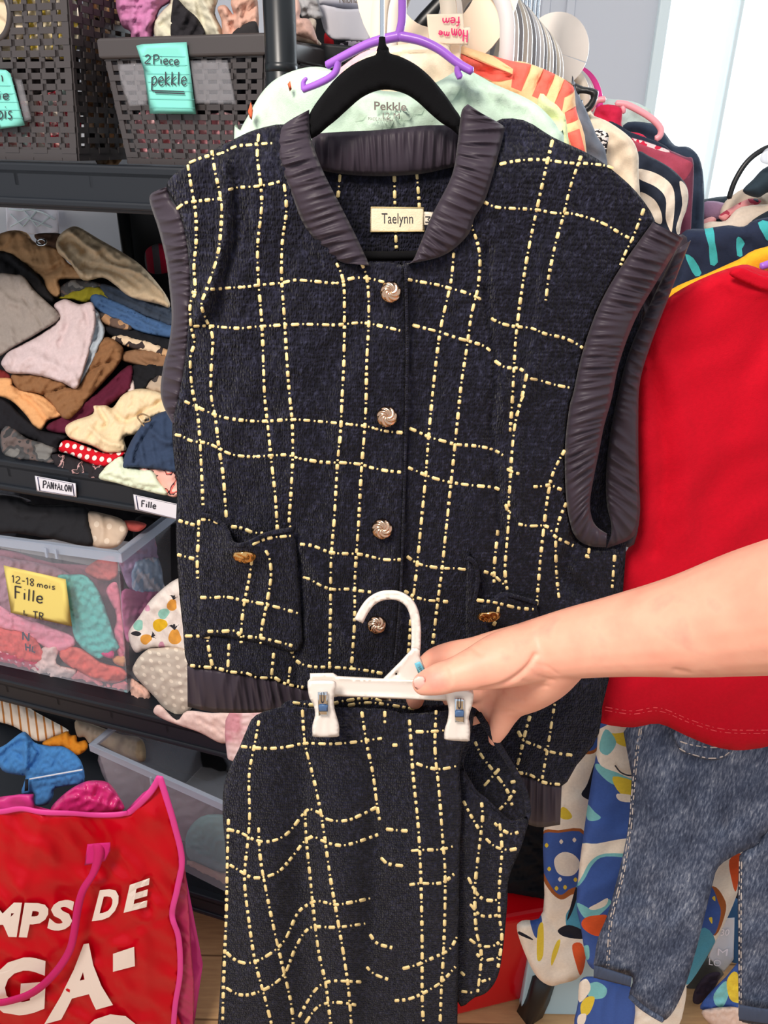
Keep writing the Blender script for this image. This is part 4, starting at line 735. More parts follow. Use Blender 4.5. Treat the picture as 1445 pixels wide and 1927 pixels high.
# ------------------------------------------------------------------ red shopping bag
z4 = (0, 1300, 3.0104); RB = yp(.84)
bagroot = empty('shopping_bag', (-.42, .9, 0), 'big glossy red shopping bag with magenta trim and white letters', 'bag')
crk = dict(noise=[(.010, .16, True), (.004, .07)])
bagrel = lambda x, y: .02 * np.exp(-((x - 90) / 120) ** 2) + .012 * np.sin((x + y * .3) / 38)
front = [(-260, 700), (0, 690), (120, 672), (240, 690), (400, 700), (560, 708), (690, 702), (750, 680), (850, 580), (905, 490), (940, 600), (985, 750), (1030, 950), (1005, 1120), (975, 1270), (1012, 1400), (1020, 1600), (990, 1800), (975, 2060), (-260, 2060)]
crease = [(Q(*z4, [(740, 690), (780, 850), (850, 1000), (830, 1250)]), 12, -.012), (Q(*z4, [(850, 620), (880, 800), (980, 1000)]), 14, .010), (Q(*z4, [(980, 1270), (820, 1330), (560, 1440)]), 7, -.008), (Q(*z4, [(250, 720), (180, 950), (120, 1130)]), 8, .006), (Q(*z4, [(90, 720), (70, 950)]), 9, -.006), (Q(*z4, [(350, 800), (330, 1000)]), 10, -.004), (Q(*z4, [(820, 1350), (820, 1700)]), 10, .006)]
cloth('front_panel', Q(*z4, front), RB, M['bagred'], bagroot, th=.003, puff=2, step=9, folds=crease, relf=bagrel, k=3, **crk)
def bd(x, y):
    p = np.stack([x, y], -1); d = bagrel(x, y)
    for pl, w, a in crease: d = d + a * np.exp(-(dist(p, cat(pl, 4, False)) / w) ** 2)
    return d
RBt = yp(.837)
def trim(pts, w):
    P = cat(Q(*z4, pts), 6, False); return tube('trim_binding', RBt.pt(P[:, 0], P[:, 1], bd(P[:, 0], P[:, 1])), w, M['bagpink'], bagroot, k=1, seg=10, flat=.4, up=(0, -1, 0))
trim([(-260, 710), (0, 686), (120, 668), (240, 688), (400, 694), (560, 704), (690, 698), (750, 676), (850, 576), (905, 488)], .0052)
trim([(905, 488), (940, 600), (985, 750), (1030, 950), (1005, 1120), (975, 1270), (1012, 1400), (1020, 1600), (990, 1800), (975, 2060)], .005)
sidep = Plane(RB.one(*Q(*z4, [(985, 1000)])[0]), (math.sin(1.05), math.cos(1.05) * .9, 0))
cloth('side_panel', Q(*z4, [(910, 500), (985, 740), (1045, 980), (1070, 1250), (1085, 1500), (1100, 1700), (1080, 2060), (960, 2060), (990, 1800), (1015, 1600), (1005, 1400), (970, 1270), (1000, 1120), (1025, 950), (960, 720)]), yp(.855), plain('magenta_bag_side', (176, 44, 92), .35, 0, .5, (25, .5)), bagroot, th=.003, puff=2, k=3, noise=[(.004, .06, True)])
cloth('back_panel', Q(*z4, [(-260, 640), (0, 600), (190, 585), (196, 650), (420, 690), (700, 690), (905, 520), (1040, 980), (1075, 2060), (-260, 2060)]), yp(.90), M['bagpink'], bagroot, th=.003, puff=2, k=2, **crk)
cloth('plastic_liner', Q(*z4, [(290, 660), (380, 570), (480, 515), (560, 508), (620, 525), (675, 600), (695, 680), (500, 720), (320, 700)]), yp(.872), M['magenta'], bagroot, th=.06, puff=22, noise=[(.008, .05, True)], folds=[(Q(*z4, [(430, 580), (520, 600), (560, 560)]), 6, -.01)])
bagtxt = lambda t, q, sh=0: printed(t, Q(*z4, q), yp(.836), M['bagwhite'], bagroot, 'bag_lettering', d=.003, bold=.045, relf=bd)
bagtxt('MP', [(-85, 1195), (290, 1205), (235, 1400), (-85, 1390)]); bagtxt('S', [(300, 1190), (430, 1180), (400, 1355), (262, 1362)])
bagtxt('D', [(565, 1130), (690, 1115), (650, 1290), (520, 1305)]); bagtxt('E', [(735, 1100), (850, 1060), (830, 1225), (700, 1258)])
bagtxt('G', [(-40, 1525), (265, 1500), (250, 1830), (-75, 1850)]); bagtxt('A', [(400, 1445), (580, 1420), (640, 1780), (250, 1890)]); bagtxt('-', [(640, 1490), (760, 1450), (764, 1560), (640, 1592)])
bagtxt('O', [(460, 1850), (790, 1815), (790, 2100), (430, 2140)])
hs = yp(.815)
P = cat(Q(*z4, [(555, 868), (560, 930), (530, 1030), (470, 1130), (440, 1240), (420, 1370), (390, 1480), (310, 1600), (200, 1700), (80, 1750), (-60, 1770), (-260, 1740)]), 6, False)
ext = np.linspace(0, 1, len(P)); strapd = .012 * np.sin(ext * math.pi)
Ws = np.interp(ext, [0, .08, .2, .35, .5, .7, 1], [64, 60, 40, 45, 44, 44, 40]) / 3.01 / 2
t_ = np.gradient(P, axis=0); t_ /= np.linalg.norm(t_, axis=1)[:, None]; nn = np.stack([-t_[:, 1], t_[:, 0]], 1)
V = []; 
for s_, dz in ((1, 0), (.3, .003), (-.3, .003), (-1, 0), (-.9, -.003), (.9, -.003)): q = P + nn * (Ws * s_)[:, None]; V.append(hs.pt(q[:, 0], q[:, 1], strapd + dz + .004 * np.sin(ext * 17 + s_)))
V = np.array(V); n_ = len(P); Fc = [(j * n_ + i, j * n_ + i + 1, (j + 1) % 6 * n_ + i + 1, (j + 1) % 6 * n_ + i) for j in range(6) for i in range(n_ - 1)]
mesh_obj('handle', V.reshape(-1, 3), Fc, plain('magenta_webbing', (200, 30, 105), .7, 0, .3, (700, .4)), bagroot)
plate('handle_patch', Q(*z4, [(495, 868), (625, 858), (625, 905), (595, 965), (478, 990)]), hs, plain('magenta_webbing_patch', (210, 32, 120), .7, 0, .3, (700, .4)), bagroot, th=.003)
# ------------------------------------------------------------------ clothes rack and the garments along its rail
rackroot = empty('clothes_rack', (.1, .95, 0), 'black metal clothes rack behind the tweed vest', 'clothes rack')
RD = np.array([.27, .96, 0]); RD = RD / np.linalg.norm(RD)
r0 = yp(.60).one(735, -150); r0 = yp(.90).one(822, -42) - RD * .33 + np.array([0, 0, .052])
r1 = r0 + RD * 1.45
tube('top_rail', [r0 - RD * .12, r1], .0125, M['black'], rackroot, k=1, seg=16)
for q in (r1,): tube('upright', [q, q * [1, 1, 0]], .0125, M['black'], rackroot, k=1, seg=16)
bsf = yp(1.12); pxtube('brace', [(772, 72), (800, 38), (850, -15), (900, -70)], bsf, 15, M['black'], rackroot, k=1)
lowP = yp(.88); lr0 = np.array([.33, .62, 1.46]);
# hangers
def arch(name, px_c, py_c, Y, rpx, leg, mat, label, group, tilt=0):
    """broad white arched hanger top: a flat loop hanging under the rail with a wide body below it"""
def hang_divider(px, py, Y, r_m, label, mat, group=None, hole=.45, name='hanger_divider', parent=None):
    c = yp(Y).one(px, py); n = RD; t = np.array([n[1], -n[0], 0]); V = []; Fc = []; S = 40
    for (rad, dz) in ((r_m, -.0015), (r_m, .0015), (r_m * hole, .0015), (r_m * hole, -.0015)):
        for i in range(S):
            a = 2 * math.pi * i / S if hole > .2 else -.28 + (2 * math.pi - .03) * i / (S - 1); V.append(c + (t * math.cos(a) + UP * math.sin(a)) * rad + n * dz)
    for j in range(4):
        for i in range(S if hole > .2 else S - 1): Fc.append((j * S + i, j * S + (i + 1) % S, (j + 1) % 4 * S + (i + 1) % S, (j + 1) % 4 * S + i))
    o = mesh_obj(name, V, Fc, mat, parent, smooth=False)
    if not parent: tag(o, label, 'size divider', group)
    return o
def white_hanger(c, mat, w=.105, name='child_hanger'):
    """child's hanger: round hook over the rail, arched flat top, shoulders going down; lies square to the rail"""
    n = RD; t = np.array([n[1], -n[0], 0]); root = None
    pts = []
    for a in np.linspace(math.pi * 1.0, -.0, 15): pts.append((math.cos(a) * .058, math.sin(a) * .062))
    out = [(-.052, -.125), (-.057, -.06)] + [(-.059, -.02)] + pts + [(.059, -.02), (.057, -.06), (.052, -.125)]
    out = [(x * w / .105, y * max(w / .105, .75)) for x, y in out]
    V = []; Fc = []
    P = cat(out, 3, False); N_ = len(P); T = np.gradient(P, axis=0); T /= np.linalg.norm(T, axis=1)[:, None]; Nn = np.stack([-T[:, 1], T[:, 0]], 1)
    prof = [(-.007, -.0015), (-.007, .0022), (-.003, .0012), (.003, .0012), (.007, .003), (.007, -.003)]
    for (u, d) in prof:
        for i in range(N_): q = P[i] + Nn[i] * u; V.append(c + t * q[0] + UP * q[1] + n * d * 1.6)
    K = len(prof)
    for j in range(K):
        for i in range(N_ - 1): Fc.append((j * N_ + i, j * N_ + i + 1, (j + 1) % K * N_ + i + 1, (j + 1) % K * N_ + i))
    Fc.append([j * N_ for j in range(K)]); Fc.append([j * N_ + N_ - 1 for j in range(K)][::-1])
    return mesh_obj(name, V, Fc, mat, None)
GH = 'white hangers along the rail'
hm = [M['white'], plain('ivory_plastic', (232, 220, 202), .35), plain('pearl_plastic', (214, 212, 214), .25), plain('smoke_plastic', (150, 148, 150), .2)]
# positions of the right-hand edge in the photo, from near to far
edge = [(958, -8), (966, 0), (975, 4), (984, 10), (992, 18), (1000, 26), (1008, 34), (1015, 40), (1021, 47), (1027, 54), (1033, 61), (1039, 68), (1046, 76), (1052, 84)]
words = ['nearest', 'second', 'third', 'fourth', 'fifth', 'sixth', 'seventh', 'eighth', 'ninth', 'tenth', 'eleventh', 'twelfth', 'thirteenth', 'last']
for i, (px, py) in enumerate(edge):
    Y = .885 + .022 * i
    c = yp(Y).one(px - 64 * .9 / Y * 1.0, py + 78 * .9 / Y)
    mt = hm[(2, 0, 3, 1, 0, 3, 2, 0, 3, 1, 0, 3, 1, 0)[i]]
    o = white_hanger(c, mt, .058)
    tag(o, 'arched white hanger, %s of the packed row counted from the cream divider' % words[i], 'hanger', GH)
    pts_ = [c + RD * .0 + UP * .062 + UP * z for z in (0, .05)] 
    tube('hook', [c + UP * .046, c + UP * .10, c + UP * .13 + np.array([RD[1], -RD[0], 0]) * .018, c + UP * .118 + np.array([RD[1], -RD[0], 0]) * .035], .0022, M['chrome'], o, seg=8)
tc_ = white_hanger(yp(1.33).one(1062, 205), M['hotpink'], .09); tag(tc_, 'hot pink hanger at the far end of the rail, right of the white disc', 'hanger')
for i, (px, py, w) in enumerate(((1042, 196, 'sage'), (1049, 198, 'pearl'), (1055, 200, 'pale'))):
    o = white_hanger(yp(1.27 + .02 * i).one(px, py), hm[(1, 2, 0)[i]], .08); tag(o, '%s hanger packed against the hot pink one, %s from the disc' % (w, ('first', 'second', 'third')[i]), 'hanger')
hang_divider(1043, 97, 1.25, .047, 'white round size divider with a slit, past the row of hangers', M['white'], hole=.12)
sgn = hang_divider(822, -42, .90, .083, 'cream round size divider carrying the pink Homme fem note', M['cream'], hole=.50)
# three white hangers left of the divider, behind the purple one
for i, (px, py, Y) in enumerate(((778, 40, .84), (796, 44, .90), (806, 48, .96))):
    o = white_hanger(yp(Y).one(px, py), hm[(1, 0, 0)[i]], .06); tag(o, 'ivory hanger behind the purple hanger hook, %s from the front' % words[(0, 1, 2)[i]].replace('nearest', 'first'), 'hanger', 'ivory hangers behind the purple one')
z7 = (820, 0, 2.312)
sg = yp(.80)
sroot = tag(plate('paper_sign', Q(*z7, [(-40, 62), (118, 58), (122, 118), (152, 116), (140, 196), (-30, 190)]), sg, M['cream'], None, th=.0015), 'cream card sign with upside-down pink writing Homme fem', 'sign')
hand('Hom', Q(*z7, [(138, 185), (62, 166), (64, 122), (140, 132)]), sg, 2.4, M['pinkink'], sroot, d=.003); hand('me', Q(*z7, [(58, 168), (8, 158), (10, 134), (60, 138)]), sg, 2.4, M['pinkink'], sroot, d=.003); hand('fem', Q(*z7, [(106, 114), (20, 108), (24, 78), (108, 76)]), sg, 2.4, M['pinkink'], sroot, d=.003)
item('cardboard_strip', 'tan cardboard strip below the Homme fem sign', 'card', None, Q(*z7, [(60, 190), (110, 192), (108, 260), (62, 250)]), rp(.81, (860, 90)), .002, M['cream'], puff=1, k=1)
GR = 'garments on the rail'
PK = lambda Y, c: rp(Y, c)
def garment(name, label, ol, Y, c, th, mt, **kw):
    return item(name, label, 'clothing', GR, ol, PK(Y, c), th, mt, **{**dict(noise=[(.005, .07), (.003, .03)], hem=(6, .0015)), **kw})
mintm = fabric((196, 220, 201))
garment('mint_pyjama_blouse', 'mint green printed top on the purple hanger behind the vest', [(440, 280), (452, 245), (470, 212), (492, 175), (520, 148), (562, 130), (604, 126), (640, 140), (690, 165), (760, 172), (820, 155), (862, 132), (886, 134), (930, 158), (985, 182), (1020, 205), (1052, 245), (1062, 300), (1060, 800), (450, 800)], .74, (740, 250), .03, mintm,
     folds=[([(600, 128), (640, 175), (690, 220), (745, 240), (800, 225), (850, 175), (886, 134)], 5, .006), ([(640, 200), (700, 235), (760, 245)], 6, -.003), ([(900, 150), (930, 190), (985, 215)], 5, -.006), ([(860, 160), (890, 175), (950, 180)], 6, .005), ([(560, 150), (545, 180), (560, 215)], 5, -.004), ([(690, 245), (740, 225), (800, 190), (850, 165)], 6, .010)])
mp = bpy.data.objects['mint_pyjama_blouse']; mpf, mrel = TOP['mint_pyjama_blouse']
printed('Pekkle', [(704, 191), (765, 193), (765, 209), (704, 207)], mpf, M['orange_ink'], mp, d=.007, bold=.02, relf=mrel)
printed('12 M', [(720, 212), (752, 213), (752, 224), (720, 223)], mpf, M['orange_ink'], mp, d=.007, relf=mrel); printed('MADE IN CHINA', [(693, 220), (740, 223), (740, 229), (693, 226)], mpf, M['orange_ink'], mp, d=.007, relf=mrel)
for s_ in ([(541, 158), (546, 152), (549, 168), (545, 172)], [(466, 210), (472, 192), (476, 208), (474, 226), (470, 222)]): plate('coral_print', s_, rp(.715, (740, 250)), fabric((235, 110, 75)), mp, th=.001)
hp = rp(.70, (740, 100))
ph = empty('purple_hanger', hp.one(745, 80), 'purple plastic hanger behind the black velvet one', 'hanger')
pxtube('hook', [(756, -60), (757, 0), (756, 40), (750, 66)], hp, 8, M['purple'], ph); pxtube('arm', [(752, 68), (722, 74), (690, 84), (650, 104), (615, 123)], hp, [9, 8, 7.5], M['purple'], ph); pxtube('arm', [(752, 68), (790, 76), (825, 92), (860, 118), (888, 134)], hp, [9, 8, 7.5], M['purple'], ph)
pxtube('strap_hook', [(636, 112), (633, 132), (622, 145), (600, 157), (570, 169)], hp, [7, 6.5, 6.5, 6], M['purple'], ph); pxtube('strap_hook', [(572, 168), (571, 155), (577, 147)], hp, [6, 3], M['purple'], ph); pxtube('strap_hook', [(864, 118), (861, 134), (866, 146)], hp, 6.5, M['purple'], ph)
garment('cream_blouse', 'cream top with a round collar behind the purple hanger', [(640, 150), (668, 120), (700, 100), (740, 86), (800, 80), (838, 84), (850, 100), (880, 135), (900, 300), (630, 300)], .80, (760, 120), .02, fabric((246, 224, 198)), folds=[([(700, 110), (760, 95), (840, 90)], 4, .006)])
garment('pink_blouse', 'pink top edge left of the cream one behind the purple hanger', [(585, 180), (640, 128), (690, 95), (725, 100), (700, 200), (600, 260)], .83, (650, 130), .015, fabric((240, 180, 190)))
co, pe = fabric((246, 112, 98)), fabric((250, 202, 152))
garment('striped_blouse', 'coral and peach striped top on the rail behind the mint one', Q(*z7, [(105, 215), (150, 212), (240, 240), (330, 265), (378, 268), (470, 300), (560, 345), (600, 380), (612, 480), (655, 655), (640, 1100), (300, 1100), (100, 400)]), .85, (1000, 180), .03, [pe, co],
     patches=[(Q(*z7, q), 1, 1) for q in ([(105, 232), (340, 325), (332, 345), (250, 355), (165, 318), (105, 280)], [(230, 232), (345, 268), (415, 280), (372, 398), (328, 380), (336, 300)], [(470, 298), (520, 320), (470, 442), (418, 418)], [(560, 345), (605, 382), (600, 400), (560, 425), (548, 490), (512, 462)], [(560, 490), (610, 462), (620, 520), (570, 540)], [(570, 580), (625, 560), (650, 660), (600, 660)])], folds=[(Q(*z7, [(120, 290), (250, 320), (335, 340)]), 4, -.006), (Q(*z7, [(338, 270), (328, 380)]), 3, .005)])
garment('lime_tshirt', 'pale lime T-shirt edge between the mint and striped tops', Q(*z7, [(440, 440), (500, 440), (545, 480), (572, 560), (580, 900), (400, 900)]), .79, (1040, 230), .02, fabric((222, 232, 180)))
garment('grey_sweatshirt', 'grey sweatshirt edge right of the striped top', Q(*z7, [(590, 375), (612, 400), (650, 470), (700, 590), (745, 700), (740, 1100), (600, 1100)]), .92, (1120, 230), .03, fabric((112, 118, 130)))
chf = rp(.97, (1115, 190))
ch = empty('clip_hanger', chf.one(1112, 190), 'black plastic hanger loop above the cream coat', 'hanger')
cloth('loop', Q(*z7, [(598, 372), (640, 376), (690, 386), (708, 400), (700, 440), (680, 475), (650, 500), (630, 560), (612, 520)]), chf, M['black'], ch, th=.008, puff=4, k=3, holes=[Q(*z7, [(625, 408), (668, 412), (672, 430), (655, 455), (638, 462), (640, 436), (625, 432)])])
garment('cream_coat', 'cream coat with a knit scarf in the neck, on the rail', Q(*z7, [(655, 498), (690, 505), (760, 535), (845, 598), (878, 660), (882, 740), (870, 1000), (640, 1000)]), .99, (1150, 270), .04, fabric((232, 214, 190)), folds=[(Q(*z7, [(760, 620), (780, 740), (800, 860)]), 14, -.006)])
item('knit_scarf', 'black and white knit scarf tucked in the cream coat', 'scarf', None, Q(*z7, [(680, 565), (748, 580), (745, 640), (735, 690), (700, 680)]), rp(.955, (1128, 270)), .01, blotch('black_white_knit', [(0, (235, 225, 220)), (.5, (40, 38, 42))], 160, stretch=(1, 2, 1)))
bwm = [fabric((38, 44, 58)), fabric((236, 222, 205))]
garment('striped_sweater', 'black and cream striped sweater right of the cream coat', Q(*z7, [(870, 665), (930, 680), (1020, 730), (1080, 790), (1098, 840), (1095, 900), (1062, 1010), (1050, 1300), (800, 1300), (800, 800)]), 1.06, (1230, 370), .03, bwm,
     patches=[(Q(*z7, q), 1, 4) for q in ([(878, 735), (960, 755), (1025, 805), (1040, 880), (1028, 1000), (1020, 1005), (1000, 950), (1000, 865), (960, 815), (880, 775)], [(1060, 790), (1092, 815), (1096, 880), (1062, 1015), (1045, 990), (1072, 890)], [(885, 838), (950, 868), (982, 930), (978, 975), (930, 940)])])
garment('maroon_blouse', 'maroon top with a red and white strip right of the striped sweater', Q(*z7, [(845, 598), (950, 628), (1080, 680), (1122, 715), (1110, 1000), (1100, 1300), (900, 1300), (860, 700)]), 1.14, (1260, 330), .03, [fabric((120, 62, 82)), fabric((168, 72, 92)), blotch('red_white_strip', [(0, (235, 205, 205)), (.5, (205, 40, 70))], 60)],
     patches=[(Q(*z7, [(850, 605), (960, 640), (1080, 690), (1118, 720), (1070, 790), (1010, 745), (890, 680)]), 1, 3), (Q(*z7, [(852, 600), (960, 632), (1015, 656), (1000, 662), (900, 630)]), 2, 2)])
garment('red_shirt', 'bright red shirt showing under the pink hanger', Q(*z7, [(695, 472), (805, 468), (812, 560), (900, 585), (920, 640), (700, 640)]), 1.19, (1150, 230), .02, fabric((205, 38, 72)))
garment('black_jacket_collar', 'black garment edge across the red shirt on the rail', Q(*z7, [(750, 532), (800, 545), (850, 575), (1000, 635), (1020, 700), (800, 640)]), 1.165, (1160, 250), .015, fabric((38, 46, 62)))
garment('navy_jacket', 'dark navy jacket at the far right of the rail', Q(*z7, [(815, 545), (930, 535), (985, 565), (1040, 632), (1100, 640), (1148, 690), (1166, 800), (1166, 980), (1150, 1300), (950, 1300), (850, 700)]), 1.25, (1260, 330), .04, fabric((48, 60, 78)), folds=[(Q(*z7, [(1100, 650), (1130, 760), (1130, 950)]), 5, -.006), (Q(*z7, [(900, 600), (1030, 645)]), 4, .006)])
garment('sage_shirt', 'sage green shirt behind the pink hanger at the far end', Q(*z7, [(700, 440), (770, 432), (850, 440), (905, 462), (940, 492), (935, 600), (700, 620)]), 1.36, (1170, 215), .02, fabric((196, 214, 208)))
pf = rp(1.2, (1200, 220)); pk = empty('pink_hanger', pf.one(1190, 205), 'pink plastic hanger in front of the sage shirt', 'hanger')
pxtube('arm', Q(*z7, [(785, 450), (830, 455), (900, 490), (950, 525), (978, 560), (975, 590), (958, 604)]), pf, 6, M['pinkp'], pk); pxtube('strap_hook', Q(*z7, [(815, 460), (816, 490)]), pf, 5, M['pinkp'], pk, k=1); pxtube('arm', Q(*z7, [(735, 432), (705, 436), (690, 450), (672, 480)]), pf, 5.5, M['pinkp'], pk)
# pile by the window
GW = 'clothes piled below the window'; hw = lambda o: Plane(yp(1.35).one(1360, 400) + np.array([0, o, 0]), (0, .85, -.5))
item('teal_black_cover', 'black fabric lying at the back of the pile below the window', 'clothing', GW, Q(*z7, [(1130, 900), (1180, 865), (1290, 850), (1500, 830), (1700, 840), (1700, 1150), (1130, 1150)]), hw(.05), .05, fabric((40, 52, 62)))
item('mauve_sweater', 'mauve sweater at the left of the pile below the window', 'clothing', GW, Q(*z7, [(1165, 880), (1250, 882), (1262, 915), (1240, 950), (1165, 950)]), hw(0), .03, fabric((150, 118, 145)))
item('beige_jacket', 'beige jacket in the pile below the window', 'clothing', GW, Q(*z7, [(1250, 890), (1290, 850), (1345, 820), (1400, 845), (1500, 828), (1600, 900), (1450, 960), (1330, 1000), (1240, 950)]), hw(-.02), .04, fabric((214, 196, 176)), folds=[(Q(*z7, [(1345, 825), (1400, 850), (1440, 880)]), 3, .006)])
item('coral_print_blouse', 'red and pink print top between the beige jackets', 'clothing', GW, Q(*z7, [(1230, 940), (1290, 900), (1360, 865), (1410, 870), (1400, 890), (1300, 940), (1260, 965)]), hw(-.045), .02, blotch('red_pink_print', [(0, (225, 150, 150)), (.5, (175, 60, 80)), (.6, (40, 45, 60))], 30))
item('pink_shirt', 'salmon pink cuffs in front of the pile below the window', 'clothing', GW, Q(*z7, [(1150, 965), (1200, 942), (1220, 960), (1180, 985), (1140, 985)]), hw(-.05), .02, fabric((226, 160, 158)))
item('cream_pyjamas', 'cream garment folded at the front of the window pile', 'clothing', GW, Q(*z7, [(1130, 1000), (1190, 965), (1260, 960), (1330, 900), (1500, 890), (1560, 920), (1400, 980), (1300, 1010)]), hw(-.06), .03, fabric((232, 214, 196)), folds=[(Q(*z7, [(1260, 965), (1340, 930), (1440, 900)]), 4, -.005)])
item('black_knit', 'black knit garment at the right edge below the window', 'clothing', GW, Q(*z7, [(1370, 985), (1430, 925), (1560, 880), (1560, 1020)]), hw(-.08), .03, fabric((38, 48, 58)))
bgf = yp(1.28); hb = empty('black_bag', bgf.one(1420, 330), 'black bag with a hoop handle on the pile below the window', 'bag')
cloth('bag_body', Q(*z7, [(1335, 832), (1380, 780), (1440, 725), (1560, 700), (1600, 860), (1460, 835), (1400, 860)]), bgf, fabric((52, 66, 76)), hb, th=.06, puff=25)
pxtube('hoop_handle', Q(*z7, [(1275, 862), (1300, 790), (1345, 715), (1400, 665), (1470, 635), (1560, 640)]), bgf, 5, M['black'], hb)
item('clear_hanger', 'clear plastic hanger at the right edge by the window', 'hanger', None, Q(*z7, [(1410, 690), (1450, 640), (1560, 640), (1560, 720), (1440, 715)]), yp(1.24), .006, M['clearp'], puff=3)
tb = MB(); tb.box((.52, 1.16, 0), (.8, 0, 0), (0, .5, 0), (0, 0, 1.2)); tag(tb.build('side_table', M['wall'], None, bevel=.004), 'pale table under the pile of clothes by the window', 'table')

# ------------------------------------------------------------------ lower row on the right: red T-shirt and jeans
GL_ = 'clothes hanging in front at the right'
navy = [fabric((36, 44, 66)), fabric((64, 168, 172))]
item('teal_striped_sweater', 'fuzzy navy sweater with teal strokes behind the mustard top', 'clothing', GL_, [(1282, 440), (1330, 430), (1370, 424), (1400, 426), (1450, 408), (1700, 390), (1700, 900), (1250, 900), (1230, 600), (1275, 520)], yp(.80), .03, navy,
     patches=[(Q(1080, 140, 3.959, q), 1, 2) for q in ([(970, 1145), (1035, 1140), (1050, 1250), (1072, 1400), (1015, 1418), (1005, 1280)], [(828, 1340), (890, 1370), (950, 1480), (905, 1505), (860, 1430)], [(1210, 1225), (1240, 1215), (1272, 1260), (1250, 1300), (1255, 1350), (1215, 1350)], [(1370, 1105), (1445, 1095), (1445, 1240), (1410, 1190)])], noise=[(.004, .05, True), (.0015, .006)])
item('mustard_blouse', 'mustard yellow top behind the red T-shirt', 'clothing', GL_, [(1240, 580), (1262, 545), (1330, 515), (1390, 488), (1450, 462), (1700, 420), (1700, 900), (1240, 900)], yp(.765), .02, fabric((240, 172, 40)), noise=[(.003, .06)])
redm = fabric((190, 0, 30), .85)
ts = empty('red_tshirt', yp(.70).one(1380, 600), 'red short-sleeved T-shirt hanging on the right in front of the mustard top', 'T-shirt', None)
red_ol = [(1256, 562), (1300, 534), (1350, 512), (1396, 498), (1420, 502), (1450, 510), (1560, 515), (1700, 560), (1760, 700), (1780, 1395), (1600, 1405), (1490, 1398), (1430, 1408), (1385, 1412), (1340, 1404), (1290, 1384), (1240, 1362), (1190, 1369), (1135, 1362), (1128, 1345), (1140, 1240), (1158, 1110), (1164, 1060), (1188, 1020), (1200, 960), (1196, 850), (1195, 760), (1208, 660), (1230, 600)]
cloth('body', red_ol, yp(.70), [redm, M['redst']], ts, th=.03, puff=26, step=12, k=3, noise=[(.005, .12), (.002, .05)],
      folds=[([(1215, 640), (1240, 760), (1252, 900), (1230, 1040)], 9, -.007), ([(1262, 690), (1290, 820), (1290, 1000)], 14, .004), ([(1300, 1180), (1260, 1230), (1250, 1290)], 12, -.004), ([(1330, 512), (1380, 540), (1450, 552)], 5, .003), ([(1450, 600), (1380, 800), (1330, 1000)], 30, -.006)],
      dashes=([[(1136, 1330), (1190, 1338), (1240, 1332), (1300, 1355), (1360, 1372), (1440, 1374), (1560, 1372)], [(1136, 1336), (1190, 1344), (1240, 1338), (1300, 1361), (1360, 1378), (1440, 1380)]], 1), dashw=.9)
cloth('collar', [(1394, 503), (1420, 512), (1450, 520), (1560, 522), (1560, 545), (1450, 548), (1410, 536), (1372, 516)], yp(.68), redm, ts, th=.006, puff=8)
pg = yp(.745); pq = empty('lilac_hanger', pg.one(1450, 500), 'lilac hanger end poking out above the red T-shirt', 'hanger'); pxtube('arm', [(1432, 502), (1460, 492), (1520, 470), (1600, 440)], pg, [7, 8, 8], M['purple'], pq); pxtube('hook', [(1600, 440), (1605, 400), (1600, 330)], pg, 6, M['purple'], pq)
z8 = (860, 1360, 2.47)
jl = yp(.735); jr = empty('jeans', jl.one(1350, 1500), 'acid-washed grey blue jeans below the red T-shirt', 'jeans')
seamL = Q(*z8, [(850, 20), (830, 150), (810, 350), (800, 480), (770, 680), (740, 800), (710, 920), (700, 1050), (695, 1130)])
cloth('leg', Q(*z8, [(822, -30), (1445, -30), (1700, -30), (1700, 420), (1445, 505), (1390, 570), (1300, 612), (1215, 670), (1185, 760), (1150, 900), (1110, 1060), (1062, 1220), (1010, 1335), (955, 1388), (900, 1360), (830, 1300), (800, 1260), (815, 1185), (720, 1165), (640, 1135), (640, 1090), (655, 1000), (700, 890), (735, 760), (765, 640), (795, 480), (812, 250)]), jl, [M['denim'], M['stitch']], jr, th=.035, puff=26, step=11, k=3, noise=[(.005, .08), (.002, .025, True)],
      folds=[(Q(*z8, [(1250, 340), (1200, 560), (1170, 740)]), 8, -.006), (Q(*z8, [(1000, 200), (960, 400), (930, 700)]), 16, .005), (Q(*z8, [(860, 60), (850, 300), (830, 560), (760, 900)]), 9, -.004), (Q(*z8, [(1420, 300), (1340, 420), (1230, 500)]), 8, -.006), (Q(*z8, [(1130, 760), (1080, 860), (1000, 960)]), 10, .006), (Q(*z8, [(740, 820), (850, 800), (960, 830)]), 8, -.004), (Q(*z8, [(720, 930), (800, 960), (900, 950)]), 7, .005), (Q(*z8, [(870, 1150), (950, 1220), (1000, 1320)]), 8, -.005)],
      dashes=([seamL, [(x + 4, y) for x, y in seamL]], 1), dashw=1.1)
cloth('leg', Q(*z8, [(1312, 618), (1400, 560), (1445, 480), (1700, 480), (1700, 1430), (1480, 1410), (1325, 1392), (1308, 1300), (1306, 1000)]), yp(.742), [M['denim'], M['stitch']], jr, th=.03, puff=18, step=11, k=2, noise=[(.005, .08), (.002, .025, True)], dashes=([Q(*z8, [(1322, 640), (1320, 900), (1320, 1330)]), Q(*z8, [(1312, 640), (1311, 900), (1311, 1330)])], 1), dashw=1.1)
cloth('pocket_edge', Q(*z8, [(1022, 30), (1290, 30), (1285, 120), (1250, 160), (1180, 175), (1080, 150), (1030, 120)]), yp(.714), [M['denim'], M['stitch']], jr, th=.006, puff=5, dashes=([Q(*z8, [(1030, 85), (1100, 105), (1200, 115), (1280, 100)]), Q(*z8, [(1030, 118), (1080, 143), (1180, 166), (1250, 150), (1282, 112)])], 1), dashw=1.2)
